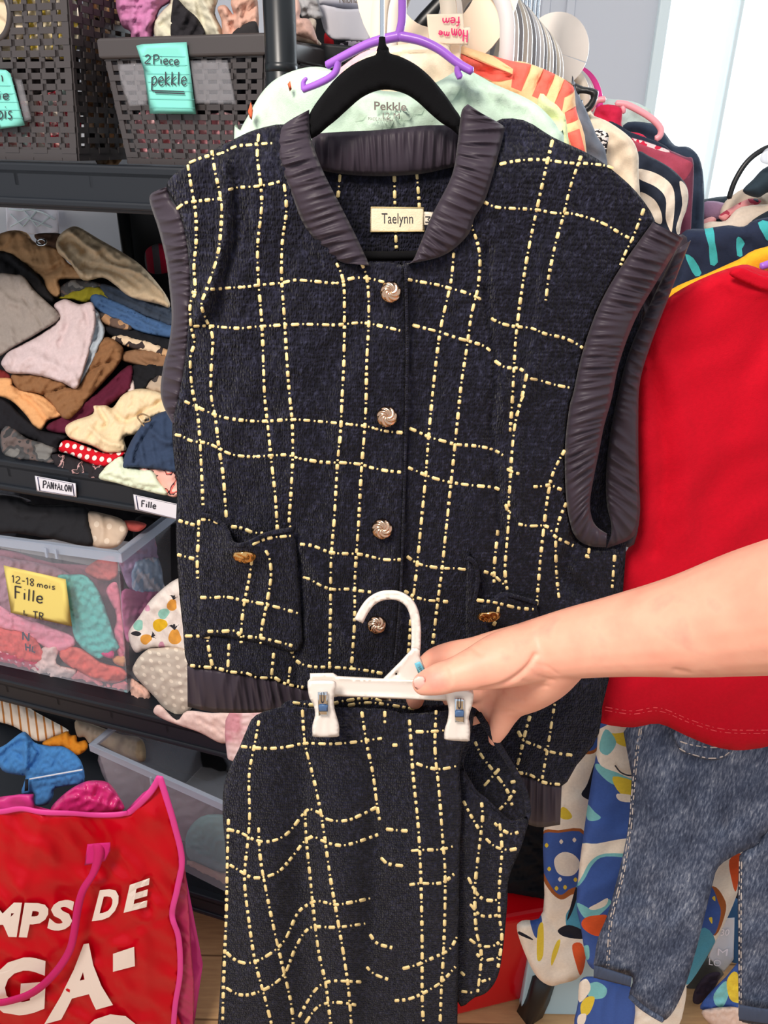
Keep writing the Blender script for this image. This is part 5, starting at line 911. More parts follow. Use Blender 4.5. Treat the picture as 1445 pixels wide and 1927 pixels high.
ruffle('elastic_cuff', Q(*z8, [(636, 1125), (720, 1150), (812, 1180)]), Q(*z8, [(634, 1185), (715, 1205), (806, 1228)]), yp(.717), M['denim'], jr, n=60, puff=.006, amp=.003, wl=9, seed=5)
pxtube('folded_hem', Q(*z8, [(808, 1275), (850, 1315), (900, 1350), (952, 1380)]), yp(.713), 5, M['denim'], jr); ruffle('elastic_cuff', Q(*z8, [(1310, 1310), (1445, 1330), (1600, 1340)]), Q(*z8, [(1310, 1385), (1445, 1405), (1600, 1415)]), yp(.722), M['denim'], jr, n=60, puff=.006, amp=.003, wl=10, seed=6)
# printed pyjamas behind
pb, pc, pa, py_, por, pn, pbr = fabric((66, 96, 168)), fabric((250, 238, 222)), fabric((130, 200, 205)), fabric((236, 208, 70)), fabric((232, 96, 50)), fabric((36, 38, 50)), fabric((170, 98, 52))
PM = [pb, pc, pa, py_, por, pn, pbr]
wp = lambda L_: [(Q(*z8, q), i) for q, i in L_]
wr = empty('whale_pyjamas', yp(.74).one(1150, 1550), 'blue sea-creature print pyjama leg between the jeans and the doughnut print one', 'pyjamas')
cloth('leg', Q(*z8, [(672, -40), (830, -40), (870, 100), (860, 500), (830, 700), (780, 860), (720, 1000), (700, 1140), (640, 1150), (600, 1100), (575, 950), (555, 850), (565, 700), (590, 500), (620, 300), (650, 120)]), yp(.79), PM, wr, th=.03, puff=16, step=8, noise=[(.004, .06)],
      patches=wp([([(650, 190), (740, 225), (830, 265), (830, 310), (720, 285), (650, 222)], 2), ([(660, 30), (850, 10), (850, 250), (740, 230), (655, 180)], 1), ([(735, 50), (850, 40), (850, 110), (760, 105), (690, 45)], 3), ([(690, 30), (740, 90), (700, 150), (660, 120)], 2), ([(725, 250), (850, 285), (850, 345), (760, 330)], 3), ([(745, 330), (850, 345), (850, 368), (760, 365)], 1),
                  ([(566, 575), (650, 562), (770, 540), (860, 540), (860, 625), (690, 622), (630, 660), (590, 730), (555, 750)], 2), ([(566, 575), (650, 562), (770, 540), (860, 540), (860, 605), (690, 608), (620, 645), (580, 715), (558, 735)], 1), ([(600, 375), (640, 415), (668, 440), (645, 455), (605, 448)], 2),
                  ([(556, 838), (620, 868), (640, 900), (590, 905)], 2), ([(620, 868), (655, 845), (700, 820), (715, 840), (660, 895), (630, 905)], 2), ([(612, 862), (655, 838), (700, 815), (690, 850), (640, 870)], 1), ([(578, 930), (600, 905), (650, 895), (700, 900), (690, 980), (640, 990), (590, 960)], 4), ([(580, 1050), (610, 1035), (615, 1090), (600, 1100)], 2)]))
pxtube('smile_line', Q(*z8, [(735, 200), (760, 230), (800, 245), (850, 240)]), yp(.773), 1.4, M['ink'], wr, seg=6)
cloth('cuff', Q(*z8, [(575, 1195), (640, 1180), (720, 1200), (815, 1240), (800, 1440), (560, 1440), (562, 1300)]), yp(.80), PM, wr, th=.03, puff=10, patches=wp([([(600, 1225), (650, 1205), (695, 1235), (685, 1275), (640, 1285), (610, 1270)], 2), ([(575, 1310), (605, 1275), (640, 1280), (615, 1350), (580, 1360)], 3), ([(565, 1360), (600, 1355), (590, 1400), (560, 1400)], 1), ([(560, 1225), (600, 1190), (620, 1240), (570, 1300)], 1)]),
      folds=[(Q(*z8, [(690, 1240), (670, 1320), (660, 1420)]), 6, .006), (Q(*z8, [(740, 1250), (725, 1330), (720, 1420)]), 6, .005)])
dp = empty('doughnut_pyjamas', yp(.84).one(1060, 1600), 'cream pyjamas with blue doughnut and penguin print beside the vest hem', 'pyjamas')
PD = wp([([(598, 50), (640, 20), (670, 20), (650, 130), (590, 145), (580, 110)], 6), ([(606, 40), (640, 10), (668, 15), (648, 115), (596, 125)], 0), ([(640, 185), (632, 260), (622, 350), (598, 352), (578, 330), (605, 285)], 5), ([(485, 395), (510, 400), (535, 435), (515, 450), (480, 440)], 3),
        ([(395, 515), (470, 500), (600, 512), (590, 760), (530, 800), (482, 822), (430, 780), (395, 700)], 6), ([(395, 525), (470, 512), (590, 522), (575, 730), (520, 775), (480, 800), (440, 765), (395, 670)], 0), ([(452, 635), (490, 602), (540, 612), (572, 655), (545, 705), (495, 712), (462, 690)], 1)]
        + [([(x - 9, y), (x, y - 11), (x + 9, y), (x, y + 11)], c) for x, y, c in ((416, 570, 3), (484, 553, 1), (428, 680, 3), (478, 728, 1), (462, 770, 3), (502, 765, 3), (545, 545, 1), (550, 730, 3))]
        + [([(552, 765), (575, 745), (590, 960), (520, 975), (505, 900), (530, 850)], 2), ([(552, 765), (560, 800), (535, 880), (510, 920), (528, 850)], 5), ([(468, 965), (520, 940), (590, 970), (590, 1005), (500, 995)], 5), ([(340, 900), (380, 880), (395, 930), (370, 1000), (348, 960)], 0), ([(375, 960), (400, 935), (400, 1080), (372, 1100)], 3), ([(535, 1035), (580, 1028), (600, 1110), (575, 1175), (552, 1120)], 4), ([(440, 1130), (470, 1060), (480, 1010), (462, 1020), (440, 1080)], 3), ([(290, 970), (345, 1000), (348, 1010), (288, 985)], 5)])
cloth('leg', Q(*z8, [(600, 60), (640, -40), (720, -40), (690, 150), (650, 400), (610, 560), (590, 850), (605, 1000), (600, 1080), (572, 1180), (480, 1215), (430, 1222), (370, 1180), (318, 1080), (278, 960), (300, 920), (400, 875), (402, 500), (470, 330), (520, 200)]), yp(.85), [pb, pc, fabric((84, 160, 190)), py_, por, pn, pbr], dp, th=.04, puff=18, step=8, noise=[(.005, .06), (.002, .03, True)],
      patches=[(Q(*z8, [(600, 60), (640, -40), (720, -40), (690, 150), (650, 400), (610, 560), (590, 850), (605, 1000), (600, 1080), (572, 1180), (480, 1215), (430, 1222), (370, 1180), (318, 1080), (278, 960), (300, 920), (400, 875), (402, 500), (470, 330), (520, 200)]), 1)] + PD, folds=[(Q(*z8, [(400, 880), (370, 960), (350, 1080)]), 6, -.008), (Q(*z8, [(470, 1000), (450, 1100), (430, 1200)]), 7, -.006), (Q(*z8, [(410, 900), (460, 960), (560, 990)]), 6, -.005)])
lg2 = Q(*z8, [(1250, 600), (1340, 560), (1340, 620), (1300, 800), (1210, 1000), (1090, 1200), (1050, 1190), (1130, 850), (1190, 680)])
cloth('leg', lg2, yp(.83), [pb, pc, fabric((84, 160, 190)), py_, por, pn, pbr], dp, th=.03, puff=14, step=8, noise=[(.004, .05)], patches=[(lg2, 1)] + wp([([(1265, 640), (1320, 610), (1310, 720), (1295, 785), (1278, 740)], 4), ([(1190, 760), (1232, 800), (1250, 870), (1200, 990), (1130, 920), (1140, 800)], 6), ([(1180, 760), (1212, 830), (1225, 890), (1190, 990), (1120, 930), (1140, 800)], 0), ([(1130, 960), (1200, 1012), (1150, 1120), (1085, 1210), (1050, 1190)], 2), ([(1185, 815), (1198, 806), (1200, 830)], 3), ([(1170, 910), (1185, 905), (1185, 935)], 3)]))
cloth('hem', Q(*z8, [(790, 1240), (850, 1300), (960, 1370), (1040, 1240), (1062, 1190), (1060, 1300), (1000, 1440), (780, 1440)]), yp(.82), pc, dp, th=.02, puff=8, noise=[(.003, .04)])
item('folded_whale_print', 'folded blue whale print garment on the floor behind the right jeans leg', 'clothing', None, Q(*z8, [(1130, 1330), (1180, 1250), (1250, 1180), (1310, 1110), (1345, 1110), (1345, 1330), (1250, 1340)]), yp(.92), .03, [pb, pc, pa, py_], patches=wp([([(1195, 1260), (1250, 1200), (1262, 1260), (1235, 1320), (1200, 1310)], 2), ([(1255, 1195), (1300, 1160), (1345, 1290), (1290, 1300), (1262, 1270)], 3)]), noise=NZ)
item('pink_fleece', 'pale pink fleece on the floor behind the right jeans leg', 'clothing', None, Q(*z8, [(1135, 1350), (1200, 1325), (1330, 1330), (1345, 1440), (1230, 1440)]), yp(.91), .04, fabric((225, 198, 184)), noise=NZ)
st = tag(plate('size_sheet', Q(*z8, [(1235, 910), (1290, 905), (1285, 1100), (1240, 1160), (1165, 1090), (1215, 980)]), yp(.95), M['clearp'], None, th=.002), 'frosted plastic sheet with printed size letters behind the jeans', 'plastic sheet')
for t_, q in (('30', [(1228, 960), (1268, 960), (1262, 990), (1224, 990)]), ('M', [(1212, 1050), (1260, 1052), (1255, 1085), (1210, 1082)]), ('LO', [(1172, 1095), (1230, 1105), (1222, 1135), (1170, 1125)])): printed(t_, Q(*z8, q), yp(.948), M['labelp'], st)
tote = tag(cloth('grey_tote', Q(*z8, [(1050, 1160), (1110, 1080), (1180, 1090), (1240, 1170), (1150, 1260), (1120, 1320), (1240, 1401), (1240, 1460), (960, 1460), (1040, 1300)]), yp(1.0), fabric((84, 84, 82)), None, th=.05, puff=14, k=2), 'dark grey tote bag with white letters on the floor behind the jeans', 'bag')
printed('JED', Q(*z8, [(1015, 1355), (1105, 1385), (1095, 1425), (1005, 1395)]), yp(.965), M['labelp'], tote)
item('navy_sleeve', 'dark plum garment lying on the grey tote bag', 'clothing', None, Q(*z8, [(1095, 1290), (1110, 1230), (1160, 1170), (1225, 1165), (1180, 1260), (1120, 1310)]), yp(.955), .03, fabric((58, 48, 62)), noise=NZ)
item('blue_garment', 'blue garment edge between the tote bag and right jeans leg', 'clothing', None, Q(*z8, [(1200, 830), (1290, 810), (1345, 900), (1345, 1150), (1280, 1150), (1230, 900)]), yp(1.05), .03, fabric((52, 92, 135)))
# on the floor
rb = yp(1.0)
rbx = MB(); tl, tr = hz(.285).one(930, 1690), hz(.285).one(1050, 1720)
wv = np.array([.235, .05, 0]); dv = np.array([-.1, .34, 0]); o0 = hz(.285).one(860, 1735) * [1, 1, 0]
o0 = hz(.29).one(800, 1760) * [1, 1, 0]
mred = plain('glossy_red_plastic', (196, 4, 20), .2, 0, .25)
rbx.hexa([o0 + [.02, .02, 0], o0 + wv + [-.02, .02, 0], o0 + wv + dv * .95, o0 + dv * .95 + [.02, 0, 0], o0 + UP * .29, o0 + wv + UP * .29, o0 + wv + dv + UP * .29, o0 + dv + UP * .29])
tag(rbx.build('red_storage_box', mred, None, bevel=.012, seg=3), 'glossy red plastic box on the floor under the rack', 'storage box')
item('black_clothes_pile', 'black clothes piled on the red box behind the skirt', 'clothing', None, [(900, 1480), (1040, 1480), (1075, 1600), (1070, 1700), (1020, 1705), (940, 1682), (900, 1690)], yp(1.0), .12, fabric((20, 21, 26)), noise=[(.008, .05, True)], puff=20)
lg = yp(.93); pxtube('rack_leg', Q(*z8, [(400, 1180), (370, 1280), (300, 1440)]), lg, 24, M['black'], rackroot, k=1, seg=4)
bx = MB(); o1 = np.array([.285, .93, 0]); bx.box(o1, (.26, -.0, 0), (.02, .2, 0), (0, 0, .17)); tag(bx.build('pale_blue_box', plain('pale_blue_card', (176, 206, 218), .45), None, bevel=.004), 'pale blue box on the floor below the doughnut print pyjamas', 'box')
item('maroon_bag', 'dark red bag edge behind the pale blue box', 'bag', None, Q(*z8, [(425, 1215), (455, 1220), (420, 1440), (380, 1440)]), yp(.97), .02, fabric((140, 22, 28)), k=1)
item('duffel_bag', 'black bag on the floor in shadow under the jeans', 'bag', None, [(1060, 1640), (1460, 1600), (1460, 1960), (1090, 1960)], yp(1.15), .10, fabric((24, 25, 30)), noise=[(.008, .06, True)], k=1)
# ------------------------------------------------------------------ the tweed vest on its black hanger
VY = .62; VP_ = yp(VY)
zA, zB, zC, zD, z7_ = (260, 180, 2.89), (700, 180, 2.3306), (260, 740, 2.89), (740, 740, 2.89), (860, 960, 2.47)
vroot = empty('tweed_vest', VP_.one(740, 700), 'navy tweed vest with gold windowpane checks, satin ruffles and metal buttons', 'vest')
def gz(x, y, cx, cy, sx, sy, a): return a * np.exp(-((x - cx) / sx) ** 2 - ((y - cy) / sy) ** 2)
def vrel(x, y):
    x = np.asarray(x, float); y = np.asarray(y, float)
    d = .020 * np.sqrt(np.maximum(0, 1 - ((x - 740) / 520) ** 2)) - .012 + gz(x, y, 560, 900, 170, 260, .012) + gz(x, y, 900, 900, 140, 260, .008)
    d += -.03 / (1 + np.exp(-(x - 1110) / 40)) * (1 / (1 + np.exp((y - 1000) / -60)))       # right side wraps back below the armhole
    d += -.02 / (1 + np.exp((x - 330) / 14))
    d += -.025 / (1 + np.exp((y - 280) / 18)) * 1                                          # shoulders fall back over the hanger
    return d
vf = [([(425, 300), (428, 420), (405, 520), (372, 600)], 9, .007), ([(440, 330), (445, 440), (430, 520), (410, 600)], 14, -.0022), ([(370, 620), (365, 760), (345, 880)], 12, -.003),
      ([(915, 470), (918, 600), (935, 680), (925, 800), (935, 930), (940, 1010)], 9, -.006), ([(930, 620), (945, 700), (955, 800)], 10, .004), ([(1000, 700), (975, 800), (970, 900), (985, 1000)], 10, .005), ([(1080, 1020), (1060, 1080), (1090, 1110)], 14, -.008),
      ([(1027, 470), (1020, 580), (1000, 700)], 8, .003), ([(555, 1000), (566, 1100), (560, 1230), (556, 1290)], 7, -.004), ([(480, 330), (485, 420)], 14, .003), ([(560, 1020), (610, 1100), (650, 1200)], 12, .004)]
vf = [(p, w, a_ * 1.5) for p, w, a_ in vf]
kw = dict(relf=vrel, folds=vf, noise=[(.003, .07), (.0012, .025, True)])
L1 = [Q(*zA, q) for q in ([(265, 370), (350, 335), (400, 325), (460, 310), (530, 275), (600, 268), (660, 262), (735, 258)], [(200, 625), (250, 585), (310, 575), (400, 565), (455, 560)], [(480, 515), (540, 500), (620, 495), (690, 487), (780, 465)],
      [(380, 1055), (460, 1048), (580, 1040), (660, 1030), (780, 1018), (850, 1003), (940, 1008), (1080, 1020), (1150, 995), (1210, 990), (1260, 995), (1340, 1015)], [(280, 1065), (325, 1075)], [(290, 1255), (380, 1252), (470, 1260), (560, 1265), (660, 1255), (800, 1247), (920, 1243), (1080, 1247), (1210, 1235), (1330, 1255), (1440, 1282)])]
L1 += [Q(*zC, q) for q in ([(245, 40), (320, 75), (400, 110), (480, 135), (600, 150), (700, 152), (840, 143), (1000, 155), (1110, 165), (1240, 180), (1340, 205), (1440, 215)], [(190, 225), (230, 230), (290, 260), (370, 270), (430, 295), (500, 330), (600, 345), (720, 340), (800, 335), (880, 355), (1000, 375), (1110, 378), (1200, 385), (1270, 405), (1340, 420), (1430, 430)],
      [(210, 690), (310, 718)], [(210, 877), (320, 905)], [(875, 820), (950, 830), (1040, 865), (1110, 872), (1200, 875), (1270, 890), (1340, 905), (1430, 905)], [(885, 1000), (930, 1010), (1000, 1050), (1070, 1068), (1140, 1065), (1200, 1075), (1270, 1082)], [(500, 725), (570, 735), (620, 758), (680, 760)],
      [(250, 1320), (350, 1322), (410, 1332)], [(370, 1290), (385, 1400), (405, 1490)], [(495, 1350), (487, 1500)], [(738, 1400), (725, 1540)], [(828, 1480), (815, 1580)], [(845, 1380), (835, 1410), (850, 1440), (880, 1470), (950, 1488), (1040, 1490), (1150, 1497), (1240, 1508), (1330, 1525)],
      [(275, 1480), (370, 1490), (430, 1495), (500, 1515), (590, 1522), (640, 1545), (720, 1548), (740, 1545), (800, 1580), (900, 1600)])]
VL = [[(353, 308), (359, 346), (368, 401), (369, 457), (365, 498), (367, 550), (358, 571), (359, 612), (366, 644), (358, 675), (362, 734), (371, 775), (376, 826), (380, 906), (382, 951)],
      [(398, 280), (405, 325), (416, 377), (416, 422), (409, 481), (390, 540), (379, 571), (385, 595), (400, 633), (398, 682), (397, 741), (405, 785), (412, 844), (420, 896), (426, 979)],
      [(487, 249), (484, 294), (491, 350), (492, 395), (485, 457), (486, 526), (493, 613), (496, 699), (498, 747), (504, 802), (511, 871), (518, 934), (522, 998)],
      [(534, 343), (539, 395), (531, 457), (530, 526), (535, 595), (540, 682), (545, 747), (549, 785), (551, 851), (547, 934), (544, 982), (549, 996)],
      [(632, 493), (646, 529), (648, 595), (647, 682), (644, 740), (641, 809), (635, 871), (629, 975), (623, 1051), (622, 1138), (620, 1256)],
      [(679, 493), (691, 526), (694, 595), (690, 682), (689, 750), (686, 809), (680, 885), (675, 982), (668, 1086), (667, 1173), (661, 1256)]]
left_ol = [(534, 234), (480, 244), (440, 262), (400, 282), (365, 302), (330, 326), (314, 346), (318, 364), (335, 395), (350, 450), (357, 520), (357, 580), (352, 640), (345, 700), (335, 750), (324, 800), (327, 860), (333, 920), (331, 1000), (336, 1100), (344, 1180), (354, 1252), (400, 1260), (470, 1272), (540, 1288), (577, 1298), (650, 1290), (738, 1290),
           (742, 1240), (752, 1130), (757, 1000), (763, 800), (765, 640), (762, 520), (758, 500), (735, 494), (693, 494), (640, 494), (640, 484), (612, 455), (582, 416), (557, 360), (540, 312), (534, 262)]
lp_ = cloth('front_panel', left_ol, VP_, [M['tweed'], M['gold']], vroot, th=.005, puff=6, step=8, k=3, dashes=(L1 + VL, 1), **kw)
L2 = [Q(*zB, q) for q in ([(550, 303), (620, 288), (700, 280), (770, 283), (860, 295), (950, 298), (1030, 308), (1060, 320)], [(490, 465), (540, 488), (620, 495), (720, 500), (800, 515), (880, 518), (960, 540), (1030, 568), (1090, 605), (1150, 635)], [(150, 805), (220, 818), (290, 830), (340, 845), (400, 860), (450, 880), (490, 900)], [(515, 973), (570, 1000), (630, 1013), (700, 1020), (760, 1045), (840, 1062), (900, 1090), (925, 1108)],
      [(172, 1005), (240, 1022), (300, 1038), (380, 1065), (430, 1078), (490, 1098), (520, 1120)], [(535, 1160), (580, 1190), (640, 1195), (665, 1208)], [(690, 1240), (740, 1250), (800, 1268), (880, 1283)], [(1195, 490), (1145, 620), (1110, 690), (1090, 745)], [(680, 1210), (660, 1310), (650, 1350)])]
L2 += [Q(*zD, q) for q in ([(75, 185), (130, 208), (200, 240), (280, 262), (340, 278), (430, 285), (510, 297), (560, 315), (600, 340)], [(610, 405), (650, 430), (700, 440)], [(750, 510), (820, 505), (850, 498), (900, 520), (935, 530)], [(70, 400), (130, 425), (200, 455), (280, 478), (330, 488), (420, 500), (510, 508), (560, 515), (590, 540)], [(610, 600), (625, 645), (660, 650)], [(675, 710), (740, 722), (820, 720), (850, 735), (880, 780), (930, 805), (980, 830)], [(1035, 880), (1065, 890)],
      [(65, 880), (130, 925), (210, 945), (270, 952), (370, 955), (430, 970), (460, 985)], [(490, 970), (540, 985), (580, 1020), (620, 1060)], [(55, 1070), (110, 1105), (180, 1125), (240, 1130), (300, 1135)], [(650, 0), (645, 80), (635, 210)], [(570, 740), (550, 930), (548, 1050)],
      [(715, 0), (690, 50), (660, 180), (645, 320), (637, 430), (630, 560), (625, 720), (607, 960), (620, 1070)], [(935, 305), (870, 430), (840, 560), (820, 720), (800, 900), (785, 1080), (775, 1180)], [(945, 590), (905, 680), (885, 770), (885, 920), (895, 1060), (905, 1140)], [(1065, 840), (1060, 900)], [(1205, 870), (1190, 1060)], [(560, 1230), (535, 1290)])]
L2 += [Q(*z7_, q) for q in ([(475, 790), (450, 920), (425, 1080), (395, 1250)], [(360, 890), (320, 1020), (290, 1150), (270, 1220)], [(280, 1020), (310, 1070), (370, 1095), (440, 1125), (540, 1140)], [(275, 1220), (340, 1230), (400, 1265), (480, 1275)])]
L2 += [[(854, 472), (848, 532), (829, 618), (818, 704), (814, 740), (806, 826), (801, 896), (792, 989), (785, 1062), (778, 1121), (772, 1180), (769, 1225), (762, 1290)], [(882, 414), (902, 472), (900, 536), (887, 592), (880, 644), (870, 708), (866, 740), (859, 809), (850, 896), (840, 989), (832, 1069), (823, 1138), (813, 1221)],
       [(1040, 262), (1030, 304), (1011, 390), (994, 472), (979, 566), (970, 644), (966, 716), (965, 740)], [(1095, 289), (1073, 352), (1061, 403), (1045, 459), (1033, 519), (1027, 566)]]
right_ol = [(930, 230), (985, 226), (1040, 258), (1105, 288), (1150, 318), (1198, 362), (1232, 415), (1214, 440), (1168, 505), (1125, 582), (1095, 668), (1080, 740), (1070, 770), (1063, 844), (1065, 934), (1075, 1000), (1093, 1026), (1130, 1036), (1164, 1036), (1168, 1100), (1150, 1180), (1136, 1270), (1127, 1380), (1085, 1440), (1056, 1480), (1000, 1464), (960, 1452), (850, 1400), (740, 1330), (738, 1240), (748, 1130), (752, 1000), (758, 800), (760, 640), (758, 520), (752, 498), (780, 494), (812, 484), (840, 464), (868, 436), (881, 407), (902, 367), (924, 288)]
vrel2 = lambda x, y: vrel(x, y) - .0055 - .012 / (1 + np.exp(-(np.asarray(y, float) - 1350) / 40))
rp_ = cloth('front_panel', right_ol, VP_, [M['tweed'], M['gold']], vroot, th=.005, puff=6, step=8, k=3, dashes=(L2, 1), relf=vrel2, folds=vf, noise=[(.003, .07), (.0012, .025, True)])
pxtube('placket_edge', [(763, 505), (766, 640), (764, 800), (758, 1000), (753, 1130), (743, 1245), (740, 1285)], yp(.598), 2.6, M['tweed'], vroot, seg=8, d=-.008)
BK = yp(.672)
back_ol = [(560, 285), (600, 305), (650, 312), (720, 315), (790, 310), (850, 295), (920, 280), (1040, 275), (1150, 330), (1215, 430), (1200, 700), (1180, 1000), (1160, 1200), (1090, 1420), (900, 1360), (600, 1250), (360, 1200), (345, 900), (365, 600), (345, 400), (420, 300)]
cloth('back_panel', back_ol, BK, [M['tweed'], M['gold']], vroot, th=.005, puff=5, step=12, k=3, dashes=([[(640, 325), (637, 360), (632, 395)], [(742, 330), (743, 384), (744, 430), (746, 470)], [(784, 325), (787, 360), (789, 388), (792, 430)]], 1), noise=[(.001, .04)])
# satin trims
ruffle('collar_ruffle', [(552, 222), (528, 240), (521, 265), (527, 310), (545, 360), (570, 420), (600, 460), (622, 484), (650, 496)], [(582, 206), (582, 232), (586, 262), (607, 320), (640, 385), (668, 440), (694, 496), (694, 497), (694, 498)], VP_, M['satin'], vroot, n=200, puff=.007, amp=.0028, wl=15, seed=11, relf=lambda x, y: vrel(x, y) * 1 + .002)
ruffle('collar_ruffle', [(908, 214), (946, 236), (948, 250), (938, 290), (915, 370), (893, 410), (882, 440), (852, 470), (820, 486), (770, 496)], [(880, 196), (869, 208), (864, 240), (861, 268), (850, 330), (815, 400), (800, 435), (788, 465), (778, 488), (768, 497)], VP_, M['satin'], vroot, n=200, puff=.007, amp=.0028, wl=17, seed=12, relf=lambda x, y: vrel2(x, y) + .006)
ruffle('collar_ruffle', [(586, 252), (640, 248), (690, 246), (740, 242), (800, 236), (868, 236)], [(590, 318), (640, 327), (690, 331), (740, 331), (800, 326), (862, 312)], yp(.662), M['satin'], vroot, n=170, puff=.006, amp=.0026, wl=16, seed=13)
ruffle('armhole_ruffle', [(296, 358), (281, 374), (299, 435), (312, 490), (319, 545), (323, 600), (317, 650), (307, 690), (302, 735), (308, 765), (322, 792)], [(318, 350), (322, 375), (340, 400), (354, 450), (361, 520), (361, 580), (356, 640), (349, 700), (339, 750), (332, 790), (328, 803)], VP_, M['satin'], vroot, n=260, puff=.008, amp=.0032, wl=16, seed=14, relf=lambda x, y: vrel(x, y) - .006)
ruffle('armhole_ruffle', [(1228, 418), (1168, 503), (1125, 580), (1095, 666), (1079, 738), (1071, 768), (1063, 844), (1065, 934), (1074, 990), (1088, 1016), (1112, 1028), (1140, 1030)], [(1286, 448), (1236, 530), (1196, 600), (1166, 680), (1151, 750), (1137, 800), (1127, 850), (1117, 900), (1110, 945), (1114, 975), (1124, 992), (1142, 1004)], VP_, M['satin'], vroot, n=300, puff=.011, amp=.0036, wl=15, seed=15, relf=lambda x, y: vrel2(x, y) + .004)
ruffle('armhole_ruffle', [(1272, 470), (1226, 565), (1185, 658), (1163, 740), (1146, 830), (1140, 900), (1142, 950), (1150, 985), (1150, 1008)], [(1300, 452), (1258, 560), (1224, 650), (1204, 720), (1201, 800), (1202, 900), (1204, 965), (1192, 1010), (1140, 1032)], yp(.662), M['satin'], vroot, n=260, puff=.009, amp=.0036, wl=17, seed=16)
cloth('lining', [(1262, 452), (1294, 458), (1250, 575), (1215, 665), (1200, 730), (1200, 1000), (1160, 1025), (1106, 1010), (1106, 900), (1122, 800), (1150, 690), (1205, 560)], yp(.683), M['satin'], vroot, th=.004, puff=4, noise=[(.006, .03, True)])
hemrel = lambda x, y: vrel(x, np.minimum(y, 1270)) - .004
ruffle('hem_ruffle', [(352, 1250), (400, 1258), (470, 1269), (540, 1285), (577, 1296), (640, 1312), (740, 1330)], [(353, 1330), (400, 1340), (460, 1342), (520, 1340), (570, 1345), (640, 1370), (740, 1395)], VP_, M['satin'], vroot, n=300, puff=.005, amp=.0058, wl=18, seed=17, relf=hemrel)
ruffle('hem_ruffle', [(740, 1325), (850, 1395), (960, 1450), (1000, 1462), (1057, 1479)], [(740, 1395), (850, 1465), (965, 1535), (1010, 1556), (1054, 1552)], VP_, M['satin'], vroot, n=220, puff=.006, amp=.0055, wl=15, seed=18, relf=lambda x, y: vrel2(x, np.minimum(y, 1440)) - .006)
# pockets
def edge_roll(pts, rel): P = cat(pts, 6, False); X = VP_.pt(P[:, 0], P[:, 1], rel(P[:, 0], P[:, 1]) + .004); tube('pocket_edge', X, .0021, M['tweed'], vroot, k=1, seg=8)
pk1 = [(374, 968), (395, 972), (416, 984), (428, 1000), (436, 1020), (450, 1026), (471, 1020), (500, 1006), (525, 1000), (551, 996), (560, 1060), (566, 1150), (564, 1225), (500, 1212), (454, 1204), (400, 1196), (374, 1194), (371, 1090)]
def prel(x, y): return vrel(x, y) + .006 + gz(np.asarray(x, float), np.asarray(y, float), 455, 1030, 40, 40, .020)
cloth('pocket', pk1, VP_, [M['tweed'], M['gold']], vroot, th=.005, puff=5, step=7, k=3, relf=prel, folds=[([(428, 1000), (440, 1025), (470, 1022)], 6, .005), ([(480, 1030), (505, 1060), (500, 1150)], 10, .004)],
      dashes=([[(374, 977), (398, 979), (416, 986)], [(374, 977), (373, 1017), (371, 1053), (372, 1089)], Q(*zC, [(330, 1110), (400, 1112), (480, 1108), (560, 1125), (650, 1140), (760, 1165), (880, 1200)]), Q(*zC, [(620, 890), (605, 1000), (575, 1150), (560, 1290), (560, 1360)]), Q(*zC, [(690, 850), (715, 900), (722, 1000), (700, 1140), (670, 1290), (665, 1380)]), Q(*zC, [(610, 830), (700, 790), (840, 775)]), Q(*zC, [(370, 1295), (450, 1295), (530, 1293), (560, 1320), (660, 1330), (760, 1352), (840, 1375)])], 1))
pk2 = [(880, 1050), (893, 1060), (899, 1085), (897, 1110), (894, 1130), (905, 1140), (930, 1130), (945, 1118), (975, 1124), (1010, 1135), (1012, 1230), (1000, 1290), (930, 1290), (880, 1250)]
cloth('pocket', pk2, VP_, [M['tweed'], M['gold']], vroot, th=.005, puff=5, step=7, k=3, relf=lambda x, y: vrel2(x, y) + .006 + gz(np.asarray(x, float), np.asarray(y, float), 925, 1130, 35, 35, .012), dashes=([Q(*zD, [(445, 1125), (500, 1130), (560, 1140), (620, 1155), (690, 1170), (770, 1175)]), Q(*zD, [(575, 1150), (560, 1230), (535, 1280)])], 1))
edge_roll(pk1[:10], prel); edge_roll(pk2[:10], lambda x, y: vrel2(x, y) + .008)
def button(px, py, r_px, mat, surf, d, tiltx=0.0, tilty=0.0, name='button'):
    c = surf.one(px, py, d); z = (c - CAM) @ _F; r = r_px * z / FPX
    n = np.array([tiltx, -1, tilty + .25]); n = n / np.linalg.norm(n); t = np.cross(n, [0, 0, 1]); t /= np.linalg.norm(t); b = np.cross(t, n)
    V = []; A, R_ = 72, 12; Fc = []
    for i in range(R_):
        rr = (i + .3) / (R_ - 1 + .3)
        for j in range(A):
            a = 2 * math.pi * j / A; h = .45 * math.sqrt(max(0, 1.02 - rr * rr)) + .2 * (rr * (1.15 - rr) * 3.2) * abs(math.sin(3.5 * (a + 2.0 * rr))) ** .8
            V.append(c + (t * math.cos(a) + b * math.sin(a)) * rr * r + n * h * r)
    for i in range(R_ - 1):
        for j in range(A): Fc.append((i * A + j, i * A + (j + 1) % A, (i + 1) * A + (j + 1) % A, (i + 1) * A + j))
    k = len(V); V.append(c + n * r * .47); Fc += [((j + 1) % A, j, k) for j in range(A)]
    k = len(V); V.append(c - n * r * .1); Fc += [((R_ - 1) * A + j, (R_ - 1) * A + (j + 1) % A, k) for j in range(A)]
    return mesh_obj(name, V, Fc, mat, vroot)
for px, py, r_ in ((735, 550, 20), (728, 784, 20), (719, 995, 20), (709, 1175, 18)):
    d = float(vrel(np.array([px]), np.array([py]))[0]) + .005; o = button(px, py, r_, M['rose'], VP_, d)
